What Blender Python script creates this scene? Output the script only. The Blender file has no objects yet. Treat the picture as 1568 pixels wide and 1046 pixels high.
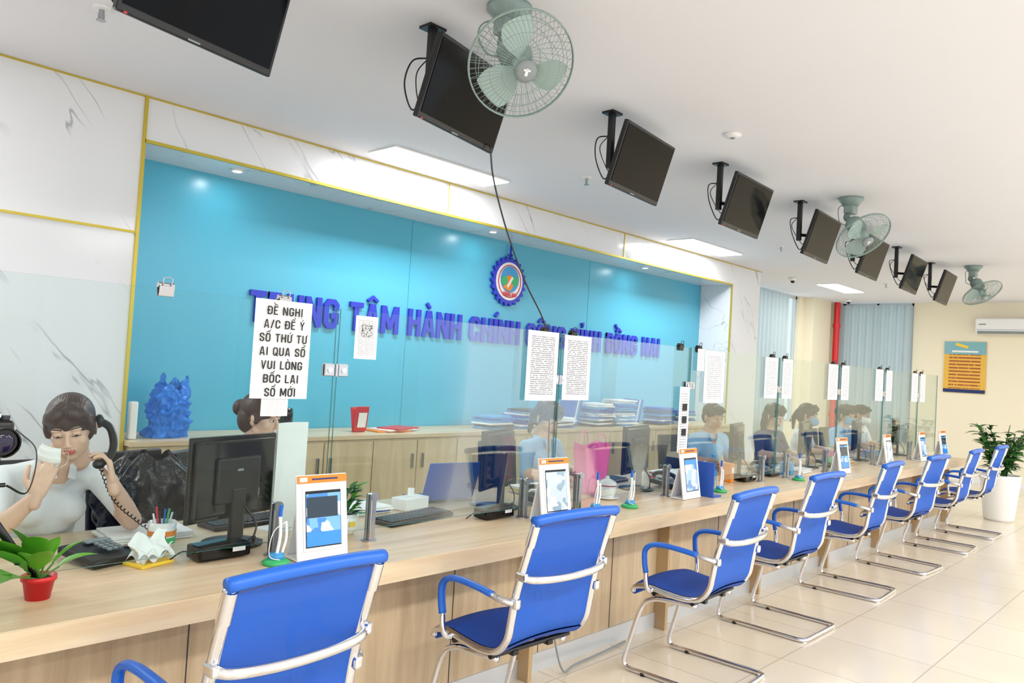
import bpy, bmesh, math, random, unicodedata
from mathutils import Vector, Matrix, Euler, noise
random.seed(7)
V=Vector
scene=bpy.context.scene
col=scene.collection
# ------------------------------------------------------------------ materials
def lin(c):
    if isinstance(c,str):
        c=c.lstrip('#'); c=[int(c[i:i+2],16)/255 for i in (0,2,4)]
        c=[x/12.92 if x<=.04045 else ((x+.055)/1.055)**2.4 for x in c]
    return (c[0],c[1],c[2],1)
def newmat(n):
    m=bpy.data.materials.new(n); m.use_nodes=True
    return m,m.node_tree.nodes,m.node_tree.links,m.node_tree.nodes['Principled BSDF']
def pbr(n,c,r=.5,metal=0,coat=0,spec=.5,emit=None,es=0,bump=0,bscale=50,trans=0,sss=0,crough=None):
    m,N,L,b=newmat(n)
    b.inputs['Base Color'].default_value=lin(c); b.inputs['Roughness'].default_value=r
    b.inputs['Metallic'].default_value=metal; b.inputs['Coat Weight'].default_value=coat
    if crough is not None: b.inputs['Coat Roughness'].default_value=crough
    b.inputs['Specular IOR Level'].default_value=spec
    if emit: b.inputs['Emission Color'].default_value=lin(emit); b.inputs['Emission Strength'].default_value=es
    if sss:
        b.inputs['Subsurface Weight'].default_value=sss; b.inputs['Subsurface Scale'].default_value=.01
    if bump:
        t=N.new('ShaderNodeTexNoise'); t.inputs['Scale'].default_value=bscale; t.inputs['Detail'].default_value=4
        tc=N.new('ShaderNodeTexCoord'); L.new(tc.outputs['Object'],t.inputs['Vector'])
        bp=N.new('ShaderNodeBump'); bp.inputs['Strength'].default_value=bump; bp.inputs['Distance'].default_value=.01
        L.new(t.outputs['Fac'],bp.inputs['Height']); L.new(bp.outputs['Normal'],b.inputs['Normal'])
    if trans:
        o=N['Material Output']; tr=N.new('ShaderNodeBsdfTransparent'); mx=N.new('ShaderNodeMixShader'); mx.inputs[0].default_value=trans
        L.new(b.outputs[0],mx.inputs[1]); L.new(tr.outputs[0],mx.inputs[2]); L.new(mx.outputs[0],o.inputs[0])
    return m
def wood(n,c1,c2,sc):
    m,N,L,b=newmat(n)
    tc=N.new('ShaderNodeTexCoord'); mp=N.new('ShaderNodeMapping'); mp.inputs['Scale'].default_value=sc
    L.new(tc.outputs['Object'],mp.inputs[0])
    t=N.new('ShaderNodeTexNoise'); t.inputs['Scale'].default_value=1; t.inputs['Detail'].default_value=6; t.inputs['Roughness'].default_value=.65; t.inputs['Distortion'].default_value=.4
    L.new(mp.outputs[0],t.inputs['Vector'])
    cr=N.new('ShaderNodeValToRGB'); cr.color_ramp.elements[0].position=.33; cr.color_ramp.elements[1].position=.68
    cr.color_ramp.elements[0].color=lin(c1); cr.color_ramp.elements[1].color=lin(c2)
    L.new(t.outputs['Fac'],cr.inputs[0]); L.new(cr.outputs[0],b.inputs['Base Color'])
    b.inputs['Roughness'].default_value=.32
    return m
def marble():
    m,N,L,b=newmat('marble_white')
    tc=N.new('ShaderNodeTexCoord'); r0=N.new('ShaderNodeMapping'); r0.inputs['Rotation'].default_value=(0,math.radians(-52),0)
    mp=N.new('ShaderNodeMapping'); mp.inputs['Scale'].default_value=(.42,1,2.4)
    L.new(tc.outputs['Object'],r0.inputs[0]); L.new(r0.outputs[0],mp.inputs[0])
    t=N.new('ShaderNodeTexNoise'); t.inputs['Scale'].default_value=1.0; t.inputs['Detail'].default_value=4; t.inputs['Roughness'].default_value=.5; t.inputs['Distortion'].default_value=.25
    L.new(mp.outputs[0],t.inputs['Vector'])
    s=N.new('ShaderNodeMath'); s.operation='SUBTRACT'; s.inputs[1].default_value=.5
    a=N.new('ShaderNodeMath'); a.operation='ABSOLUTE'
    L.new(t.outputs['Fac'],s.inputs[0]); L.new(s.outputs[0],a.inputs[0])
    cr=N.new('ShaderNodeValToRGB'); e=cr.color_ramp.elements
    e[0].position=0; e[0].color=(1,1,1,1); e[1].position=.007; e[1].color=(0,0,0,1)
    L.new(a.outputs[0],cr.inputs[0])
    t2=N.new('ShaderNodeTexNoise'); t2.inputs['Scale'].default_value=1.6; L.new(tc.outputs['Object'],t2.inputs['Vector'])
    c2=N.new('ShaderNodeValToRGB'); c2.color_ramp.elements[0].position=.46; c2.color_ramp.elements[1].position=.62
    L.new(t2.outputs['Fac'],c2.inputs[0])
    mu=N.new('ShaderNodeMath'); mu.operation='MULTIPLY'; L.new(cr.outputs[0],mu.inputs[0]); L.new(c2.outputs[0],mu.inputs[1])
    mx=N.new('ShaderNodeMixRGB'); mx.inputs[1].default_value=lin('#edeff3'); mx.inputs[2].default_value=lin('#a9acb2')
    L.new(mu.outputs[0],mx.inputs[0]); L.new(mx.outputs[0],b.inputs['Base Color'])
    b.inputs['Roughness'].default_value=.13
    return m
def tiles():
    m,N,L,b=newmat('floor_tiles')
    tc=N.new('ShaderNodeTexCoord'); br=N.new('ShaderNodeTexBrick'); br.offset=0
    br.inputs['Scale'].default_value=1; br.inputs['Brick Width'].default_value=.6; br.inputs['Row Height'].default_value=.6
    br.inputs['Mortar Size'].default_value=.0035; br.inputs['Mortar Smooth'].default_value=.1
    br.inputs['Color1'].default_value=lin('#e3d8c5'); br.inputs['Color2'].default_value=lin('#dfd4c0'); br.inputs['Mortar'].default_value=lin('#bbb09d')
    L.new(tc.outputs['Object'],br.inputs['Vector']); 
    t=N.new('ShaderNodeTexNoise'); t.inputs['Scale'].default_value=3; t.inputs['Detail'].default_value=6; L.new(tc.outputs['Object'],t.inputs['Vector'])
    mx=N.new('ShaderNodeMixRGB'); mx.blend_type='MULTIPLY'; mx.inputs[0].default_value=.10
    L.new(br.outputs['Color'],mx.inputs[1]); L.new(t.outputs['Fac'],mx.inputs[2]); L.new(mx.outputs[0],b.inputs['Base Color'])
    b.inputs['Roughness'].default_value=.2
    return m
def glassmat(n,tint,refl=1.0,ior=1.45):
    m,N,L,b=newmat(n); N.remove(b); o=N['Material Output']
    tr=N.new('ShaderNodeBsdfTransparent'); tr.inputs[0].default_value=lin(tint)
    gl=N.new('ShaderNodeBsdfGlossy'); gl.inputs['Roughness'].default_value=.0
    fr=N.new('ShaderNodeFresnel'); fr.inputs[0].default_value=ior
    mm=N.new('ShaderNodeMath'); mm.operation='MULTIPLY'; mm.inputs[1].default_value=refl; L.new(fr.outputs[0],mm.inputs[0])
    mx=N.new('ShaderNodeMixShader'); L.new(mm.outputs[0],mx.inputs[0]); L.new(tr.outputs[0],mx.inputs[1]); L.new(gl.outputs[0],mx.inputs[2]); L.new(mx.outputs[0],o.inputs[0])
    return m
def printed(n,rows,paper='#f1f1ef',ink='#8a8a90',m0=.12,m1=.88,dens=.42):
    m,N,L,b=newmat(n)
    tc=N.new('ShaderNodeTexCoord'); sp=N.new('ShaderNodeSeparateXYZ'); L.new(tc.outputs['Generated'],sp.inputs[0])
    def M(op,a,bb=None):
        x=N.new('ShaderNodeMath'); x.operation=op
        for i,q in enumerate((a,bb)):
            if q is None: continue
            if isinstance(q,(int,float)): x.inputs[i].default_value=q
            else: L.new(q,x.inputs[i])
        return x.outputs[0]
    ax=1 if 'poster' in n else 0
    zr=M('MULTIPLY',sp.outputs[2],rows); fr=M('FRACT',zr); fl=M('FLOOR',zr)
    a=M('LESS_THAN',fr,.45); c=M('GREATER_THAN',sp.outputs[ax],m0); d=M('LESS_THAN',sp.outputs[ax],m1)
    e=M('LESS_THAN',sp.outputs[2],.93); g=M('GREATER_THAN',sp.outputs[2],.08)
    cb=N.new('ShaderNodeCombineXYZ'); L.new(M('MULTIPLY',sp.outputs[ax],22),cb.inputs[0]); L.new(M('MULTIPLY',fl,7.3),cb.inputs[1])
    t=N.new('ShaderNodeTexNoise'); t.inputs['Scale'].default_value=1; L.new(cb.outputs[0],t.inputs['Vector'])
    h=M('GREATER_THAN',t.outputs['Fac'],dens)
    r=M('MULTIPLY',M('MULTIPLY',M('MULTIPLY',a,c),M('MULTIPLY',d,e)),M('MULTIPLY',g,h))
    mx=N.new('ShaderNodeMixRGB'); mx.inputs[1].default_value=lin(paper); mx.inputs[2].default_value=lin(ink); L.new(r,mx.inputs[0]); L.new(mx.outputs[0],b.inputs['Base Color'])
    b.inputs['Roughness'].default_value=.6
    return m
def qrmat():
    m,N,L,b=newmat('qr_print'); tc=N.new('ShaderNodeTexCoord'); mp=N.new('ShaderNodeMapping'); mp.inputs['Scale'].default_value=(21,1,21)
    L.new(tc.outputs['Generated'],mp.inputs[0]); s=N.new('ShaderNodeVectorMath'); s.operation='FLOOR'; L.new(mp.outputs[0],s.inputs[0])
    w=N.new('ShaderNodeTexWhiteNoise'); L.new(s.outputs[0],w.inputs['Vector'])
    g=N.new('ShaderNodeMath'); g.operation='GREATER_THAN'; g.inputs[1].default_value=.5; L.new(w.outputs['Value'],g.inputs[0])
    mx=N.new('ShaderNodeMixRGB'); mx.inputs[1].default_value=lin('#444444'); mx.inputs[2].default_value=lin('#f0f0f0'); L.new(g.outputs[0],mx.inputs[0]); L.new(mx.outputs[0],b.inputs['Base Color'])
    return m
def screenmat(nm,c0,c1,c2,seed):
    m,N,L,b=newmat(nm); tc=N.new('ShaderNodeTexCoord'); mp=N.new('ShaderNodeMapping'); mp.inputs['Location'].default_value=(seed,0,seed)
    L.new(tc.outputs['Object'],mp.inputs[0])
    t=N.new('ShaderNodeTexVoronoi'); t.distance='CHEBYCHEV'; t.inputs['Scale'].default_value=22; L.new(mp.outputs[0],t.inputs['Vector'])
    sp=N.new('ShaderNodeSeparateColor'); L.new(t.outputs['Color'],sp.inputs[0])
    cr=N.new('ShaderNodeValToRGB'); cr.color_ramp.interpolation='CONSTANT'; e=cr.color_ramp.elements; e[0].position=0; e[0].color=lin(c0); e[1].position=.75; e[1].color=lin(c2)
    k=cr.color_ramp.elements.new(.4); k.color=lin(c1)
    L.new(sp.outputs[0],cr.inputs[0]); L.new(cr.outputs[0],b.inputs['Base Color']); L.new(cr.outputs[0],b.inputs['Emission Color']); b.inputs['Emission Strength'].default_value=.35
    b.inputs['Roughness'].default_value=.08
    return m
def curtainmat():
    m,N,L,b=newmat('curtain_cloth'); b.inputs['Base Color'].default_value=lin('#bcc6c9'); b.inputs['Roughness'].default_value=.8
    o=N['Material Output']; tr=N.new('ShaderNodeBsdfTranslucent'); tr.inputs[0].default_value=lin('#c6d0d2'); mx=N.new('ShaderNodeMixShader'); mx.inputs[0].default_value=.4
    L.new(b.outputs[0],mx.inputs[1]); L.new(tr.outputs[0],mx.inputs[2]); L.new(mx.outputs[0],o.inputs[0]); return m
def hairmat(n,c1,c2):
    m,N,L,b=newmat(n); tc=N.new('ShaderNodeTexCoord'); mp=N.new('ShaderNodeMapping'); mp.inputs['Scale'].default_value=(160,30,18)
    L.new(tc.outputs['Object'],mp.inputs[0]); t=N.new('ShaderNodeTexNoise'); t.inputs['Scale'].default_value=1; L.new(mp.outputs[0],t.inputs['Vector'])
    mx=N.new('ShaderNodeMixRGB'); mx.inputs[1].default_value=lin(c1); mx.inputs[2].default_value=lin(c2); L.new(t.outputs['Fac'],mx.inputs[0]); L.new(mx.outputs[0],b.inputs['Base Color'])
    bp=N.new('ShaderNodeBump'); bp.inputs['Strength'].default_value=.6; bp.inputs['Distance'].default_value=.006; L.new(t.outputs['Fac'],bp.inputs['Height']); L.new(bp.outputs[0],b.inputs['Normal'])
    b.inputs['Roughness'].default_value=.42; return m

MARBLE=marble(); TILE=tiles()
CEIL=pbr('ceiling_paint','#edeef5',.75,spec=.2); CREAM=pbr('wall_paint_cream','#f3ead2',.7,spec=.2); WHITEP=pbr('wall_paint_white','#efeff0',.6)
TEAL=pbr('teal_glass_cladding','#50b5d3',.3,coat=.55,spec=.35,crough=.28); GOLD=pbr('gold_trim_metal','#cfb945',.35,metal=.4)
WTOP=wood('wood_oak_top','#cfb48e','#e3d0b0',(1.2,16,16)); WPAN=wood('wood_oak_panel','#b69d7d','#d5bf9d',(14,14,.9)); WCAB=wood('wood_oak_cabinet','#d2bb92','#e6d4b0',(10,10,1.1))
WEDGE=pbr('wood_edge','#b99c74',.4)
BLK=pbr('black_plastic','#0c0c0e',.35); BLKG=pbr('black_gloss','#050506',.08,coat=.2,spec=.3); SCR=pbr('tv_screen_black','#060608',.08,spec=.10); DGREY=pbr('dark_grey_plastic','#2c2f34',.4)
CHROME=pbr('chrome','#e2e2e6',.09,metal=1); STEEL=pbr('brushed_steel','#b4b6ba',.3,metal=1); GREY=pbr('grey_plastic','#8a9294',.45)
BLUEM=pbr('blue_mesh_fabric','#1a63d0',.6,trans=.14,bump=.5,bscale=500); BLUEP=pbr('blue_vinyl_pad','#1a64cc',.38)
BLUES=pbr('blue_seat_fabric','#124eb4',.65,bump=.4,bscale=500)
WHT=pbr('white_plastic','#f2f2f2',.3); CER=pbr('white_ceramic','#f4f3ef',.12,coat=.5); PAPER=pbr('plain_paper','#f3f3f1',.6)
RED=pbr('red_plastic','#d3232a',.35); ORG=pbr('orange_print','#f08a24',.5); YEL=pbr('yellow_plastic','#f3cf3c',.4); PINK=pbr('pink_plastic','#ee5fa6',.35)
GREENL=pbr('leaf_green_bright','#5fae2c',.35); GREEND=pbr('leaf_green_dark','#2f5f2a',.4); GREENM=pbr('leaf_green_mid','#4d8a3a',.4); SOIL=pbr('soil','#3b2a1e',.9)
FANC=pbr('fan_grey_green','#8b9f9b',.3); FANB=pbr('fan_blade','#a9bfba',.25); FWIRE=pbr('fan_wire','#93a8a2',.3,metal=.3)
LETTER=pbr('letter_blue','#2a37c4',.35); LIGHTP=pbr('light_diffuser','#ffffff',.5,emit='#ffffff',es=6); DOWNL=pbr('downlight_lens','#ffffff',.5,emit='#ffffff',es=2)
PRINT=printed('printed_page',34); PRINT2=printed('printed_page_pale',26,ink='#b4b4ba'); POSTY=printed('poster_yellow_print',15,paper='#e9b84a',ink='#a8572c',dens=.38); QR=qrmat()
TSCRS=[screenmat('tablet_screen_a','#3d7fc4','#6fa8dc','#c8dcf0',1.3),screenmat('tablet_screen_b','#8aa0b0','#b8c4cc','#e2e8ec',4.7),screenmat('tablet_screen_c','#6a8fc0','#9ab8d8','#e0e8f0',9.1)]; TDARK=pbr('tablet_photo_dark','#1d2c38',.08,emit='#35506a',es=.2); TBLUE=pbr('tablet_app_blue','#2f7fd0',.08,emit='#3a8be0',es=.4)
GLASS=glassmat('clear_glass','#f7fcfb',.32); GEDGE=pbr('glass_edge','#4a857e',.1,trans=.15); WGLASS=glassmat('window_glass','#f2fafa',.6)
CURT=curtainmat(); BAGB=pbr('blue_bag_film','#2487f2',.22,trans=.18,bump=1,bscale=30); BAGK=pbr('black_bag_film','#15161a',.18,bump=1,bscale=28)
INK=pbr('ink_black','#141418',.6); BLUEF=pbr('folder_blue','#2a58b8',.4); BLUE2=pbr('folder_cyan','#3c9bd6',.4); GRN=pbr('green_plastic','#35b36a',.4); NAVY=pbr('navy','#1c2d66',.5)
SKIN=pbr('skin','#e4bda4',.5,sss=.08); SKIN2=pbr('skin_tan','#c99a7c',.5,sss=.08); LIP=pbr('lips','#c4665c',.4); EYEW=pbr('eye_white','#eeeeee',.2); EYEB=pbr('eye_iris','#1d120c',.1)
HAIRBR=hairmat('hair_brown','#21130d','#54352a'); HAIRBK=hairmat('hair_black','#08080a','#26221f')
SHIRTW=pbr('shirt_white','#eceef2',.7,bump=.5,bscale=18); SHIRTB=pbr('shirt_light_blue','#9cc4e6',.7,bump=.5,bscale=18); SHIRTL=pbr('shirt_lilac','#c9cfe4',.7,bump=.5,bscale=18); SHIRTD=pbr('shirt_navy','#2e3c66',.7); PANTS=pbr('trousers_dark','#1d1f28',.8)
MASKB=pbr('mask_blue','#7fb7df',.7); MASKW=pbr('mask_white','#f2f2f0',.7); REDPIPE=pbr('red_pipe_paint','#e0262b',.3); ALU=pbr('aluminium_frame','#d8dadc',.35,metal=.6)

# ------------------------------------------------------------------ mesh builder
def smoothpath(pts,n=6,closed=False):
    pts=[V(p) for p in pts]; out=[]; k=len(pts)
    if k<3: return pts
    rng=range(k if closed else k-1)
    for i in rng:
        p1=pts[i]; p2=pts[(i+1)%k]
        p0=pts[(i-1)%k] if (closed or i>0) else p1*2-p2
        p3=pts[(i+2)%k] if (closed or i+2<k) else p2*2-p1
        for j in range(n):
            t=j/n
            out.append(.5*((2*p1)+(p2-p0)*t+(2*p0-5*p1+4*p2-p3)*t*t+(3*p1-p0-3*p2+p3)*t**3))
    if not closed: out.append(pts[-1])
    return out
class MB:
    def __init__(s): s.v=[];s.f=[];s.m=[];s.sm=[];s.mats=[];s.T=Matrix()
    def mi(s,mat):
        if mat not in s.mats: s.mats.append(mat)
        return s.mats.index(mat)
    def add(s,vs,fs,mat,smooth=True,M=None):
        o=len(s.v); T=s.T@M if M is not None else s.T
        s.v+= [T@V(p) for p in vs]; k=s.mi(mat)
        for f in fs: s.f.append([i+o for i in f]); s.m.append(k); s.sm.append(smooth)
    def box(s,c,size,mat,rot=None,bev=0,seg=2,M=None):
        bm=bmesh.new(); bmesh.ops.create_cube(bm,size=1)
        for v in bm.verts: v.co=V((v.co.x*size[0],v.co.y*size[1],v.co.z*size[2]))
        if bev>0: bmesh.ops.bevel(bm,geom=bm.edges[:],offset=min(bev,min(size)*.49),segments=seg,profile=.5,affect='EDGES')
        T=Matrix.Translation(V(c))@(Euler(rot).to_matrix().to_4x4() if rot else Matrix())
        if M is not None: T=M@T
        bm.verts.index_update()
        s.add([v.co.copy() for v in bm.verts],[[v.index for v in f.verts] for f in bm.faces],mat,False,T); bm.free()
    def cyl(s,p0,p1,r0,mat,r1=None,seg=16,cap=True):
        p0=V(p0);p1=V(p1); r1=r0 if r1 is None else r1
        q=(p1-p0).to_track_quat('Z','Y').to_matrix(); vs=[]
        for p,r in ((p0,r0),(p1,r1)):
            for i in range(seg):
                a=2*math.pi*i/seg; vs.append(p+q@V((math.cos(a)*r,math.sin(a)*r,0)))
        s.add(vs,[[i,(i+1)%seg,seg+(i+1)%seg,seg+i] for i in range(seg)],mat,True)
        if cap: s.add(vs,[list(range(seg))[::-1],list(range(seg,2*seg))],mat,False)
    def ell(s,c,r,mat,rot=None,seg=20,rings=12,M=None):
        if isinstance(r,(int,float)): r=(r,r,r)
        T=Matrix.Translation(V(c))@(Euler(rot).to_matrix().to_4x4() if rot else Matrix())
        if M is not None: T=M@T
        vs=[V((0,0,r[2]))]; fs=[]
        for j in range(1,rings):
            ph=math.pi*j/rings
            for i in range(seg):
                a=2*math.pi*i/seg; vs.append(V((math.sin(ph)*math.cos(a)*r[0],math.sin(ph)*math.sin(a)*r[1],math.cos(ph)*r[2])))
        vs.append(V((0,0,-r[2]))); e=len(vs)-1
        for i in range(seg):
            n=(i+1)%seg
            fs.append([0,1+i,1+n]); fs.append([e,1+(rings-2)*seg+n,1+(rings-2)*seg+i])
            for j in range(rings-2): a=1+j*seg; fs.append([a+i,a+seg+i,a+seg+n,a+n])
        s.add(vs,fs,mat,True,T)
    def cap(s,p0,p1,r0,r1,mat,seg=14):
        s.cyl(p0,p1,r0,mat,r1,seg); s.ell(p0,r0,mat,seg=seg,rings=8); s.ell(p1,r1,mat,seg=seg,rings=8)
    def tube(s,pts,r,mat,seg=8,n=6,closed=False,flat=1.0):
        pts=smoothpath(pts,n,closed) if n>1 else [V(p) for p in pts]
        k=len(pts); vs=[]; up=None
        for i,p in enumerate(pts):
            a=pts[(i-1)%k] if (closed or i>0) else p; b=pts[(i+1)%k] if (closed or i<k-1) else p
            t=(b-a).normalized()
            if up is None: up=V((0,0,1)) if abs(t.z)<.9 else V((1,0,0))
            x=up.cross(t); 
            if x.length<1e-5: x=V((1,0,0)).cross(t)
            x.normalize(); y=t.cross(x).normalized(); up=y
            rr=r if isinstance(r,(int,float)) else r[0]+(r[1]-r[0])*i/(k-1)
            for j in range(seg):
                an=2*math.pi*j/seg; vs.append(p+x*math.cos(an)*rr+y*math.sin(an)*rr*flat)
        fs=[]
        for i in range(k if closed else k-1):
            for j in range(seg):
                n2=(j+1)%seg; a=i*seg; b=((i+1)%k)*seg; fs.append([a+j,a+n2,b+n2,b+j])
        if not closed: fs.append(list(range(seg))[::-1]); fs.append([(k-1)*seg+j for j in range(seg)])
        s.add(vs,fs,mat,True)
    def lathe(s,prof,mat,c=(0,0,0),seg=28,M=None):
        vs=[];fs=[]
        for r,z in prof:
            for i in range(seg):
                a=2*math.pi*i/seg; vs.append(V((c[0]+math.cos(a)*r,c[1]+math.sin(a)*r,c[2]+z)))
        for j in range(len(prof)-1):
            for i in range(seg):
                n=(i+1)%seg; fs.append([j*seg+i,j*seg+n,(j+1)*seg+n,(j+1)*seg+i])
        s.add(vs,fs,mat,True,M)
    def grid(s,fn,nu,nv,mat,M=None):
        vs=[V(fn(i/nu,j/nv)) for j in range(nv+1) for i in range(nu+1)]
        fs=[[j*(nu+1)+i,j*(nu+1)+i+1,(j+1)*(nu+1)+i+1,(j+1)*(nu+1)+i] for j in range(nv) for i in range(nu)]
        s.add(vs,fs,mat,True,M)
    def leaf(s,base,d,length,width,mat,droop=.3):
        base=V(base); d=V(d).normalized(); side=d.cross(V((0,0,1)))
        if side.length<.05: side=V((1,0,0))
        side.normalize(); n=6; vs=[];fs=[]
        for i in range(n+1):
            t=i/n; p=base+d*length*t+V((0,0,-droop*length*t*t)); w=width*.5*math.sin(math.pi*min(1,t**.75*.97+.02))
            up=side.cross(d).normalized()*w*.35
            vs+= [p-side*w+up,p,p+side*w+up]
        for i in range(n):
            a=i*3; fs+= [[a,a+1,a+4,a+3],[a+1,a+2,a+5,a+4]]
        s.add(vs,fs,mat,True)
    def mesh(s,name):
        me=bpy.data.meshes.new(name); me.from_pydata([tuple(p) for p in s.v],[],s.f)
        for m in s.mats: me.materials.append(m)
        me.polygons.foreach_set('material_index',s.m); me.polygons.foreach_set('use_smooth',s.sm); me.update(); return me
    def build(s,name,loc=(0,0,0),rot=(0,0,0),parent=None):
        o=bpy.data.objects.new(name,s.mesh(name)); col.objects.link(o); o.location=loc; o.rotation_euler=rot
        if parent: o.parent=parent
        return o
def inst(name,me,loc,rot=(0,0,0),sc=(1,1,1),parent=None):
    o=bpy.data.objects.new(name,me); col.objects.link(o); o.location=loc; o.rotation_euler=rot; o.scale=sc
    if parent: o.parent=parent
    return o
def empty(name,loc=(0,0,0),rot=(0,0,0)):
    o=bpy.data.objects.new(name,None); o.empty_display_size=.1; col.objects.link(o); o.location=loc; o.rotation_euler=rot; return o
def simple(name,boxes):
    mb=MB()
    for b in boxes: mb.box(*b)
    return mb.build(name)
def bb(x0,x1,y0,y1,z0,z1,mat): return (((x0+x1)/2,(y0+y1)/2,(z0+z1)/2),(x1-x0,y1-y0,z1-z0),mat)
# ---- condensed bold sign lettering drawn from strokes (cap height = 1); 'd' = diagonal stroke without cap extension
O_=[(0,.15),(.25,0),(.75,0),(1,.15),(1,.85),(.75,1),(.25,1),(0,.85),(0,.14)]
GL={'T':(.52,[('s',[(0,1),(1,1)]),('s',[(.5,1),(.5,0)])]),
'R':(.55,[('s',[(0,0),(0,1)]),('s',[(0,1),(.75,1),(1,.88),(1,.62),(.75,.5),(0,.5)]),('d',[(.45,.5),(1,-.08)])]),
'U':(.55,[('s',[(0,1),(0,.15),(.25,0),(.75,0),(1,.15),(1,1)])]),
'N':(.58,[('s',[(0,0),(0,1)]),('d',[(0,1.08),(1,-.08)]),('s',[(1,0),(1,1)])]),
'G':(.56,[('s',[(1,.75),(1,.87),(.75,1),(.25,1),(0,.85),(0,.15),(.25,0),(.75,0),(1,.15),(1,.45)]),('s',[(1,.42),(.7,.42)])]),
'C':(.55,[('s',[(1,.72),(1,.87),(.75,1),(.25,1),(0,.85),(0,.15),(.25,0),(.75,0),(1,.13),(1,.28)])]),
'A':(.60,[('d',[(0,-.1),(.42,1.1)]),('d',[(.58,1.1),(1,-.1)]),('d',[(.38,1),(.62,1)]),('d',[(.2,.22),(.8,.22)])]),
'M':(.74,[('s',[(0,0),(0,1)]),('d',[(.05,1.08),(.5,.1)]),('d',[(.5,.1),(.95,1.08)]),('s',[(1,1),(1,0)])]),
'H':(.56,[('s',[(0,0),(0,1)]),('s',[(1,0),(1,1)]),('d',[(0,.52),(1,.52)])]),
'I':(.2,[('s',[(.5,0),(.5,1)])]),'O':(.56,[('d',O_)]),'Q':(.56,[('d',O_),('d',[(.55,.3),(1.15,-.15)])]),
'D':(.56,[('s',[(0,0),(0,1)]),('s',[(0,1),(.7,1),(1,.83),(1,.17),(.7,0),(0,0)])]),
'Đ':(.56,[('s',[(0,0),(0,1)]),('s',[(0,1),(.7,1),(1,.83),(1,.17),(.7,0),(0,0)]),('d',[(-.35,.5),(.5,.5)])]),
'E':(.48,[('s',[(0,0),(0,1)]),('s',[(0,1),(1,1)]),('d',[(0,.52),(.95,.52)]),('s',[(0,0),(1,0)])]),
'L':(.46,[('s',[(0,1),(0,0)]),('s',[(0,0),(1,0)])]),'V':(.58,[('d',[(0,1.1),(.5,-.1)]),('d',[(.5,-.1),(1,1.1)])]),
'Y':(.56,[('d',[(0,1.1),(.5,.45)]),('d',[(1,1.1),(.5,.45)]),('s',[(.5,.45),(.5,0)])]),
'B':(.55,[('s',[(0,0),(0,1)]),('s',[(0,1),(.75,1),(1,.88),(1,.62),(.75,.52),(0,.52)]),('s',[(.7,.52),(1,.4),(1,.13),(.75,0),(0,0)])]),
'S':(.52,[('s',[(1,.78),(1,.87),(.75,1),(.25,1),(0,.87),(0,.65),(.25,.54),(.75,.46),(1,.35),(1,.13),(.75,0),(.25,0),(0,.13),(0,.22)])]),
'/':(.4,[('d',[(0,-.1),(1,1.1)])]),' ':(.26,[])}
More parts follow.
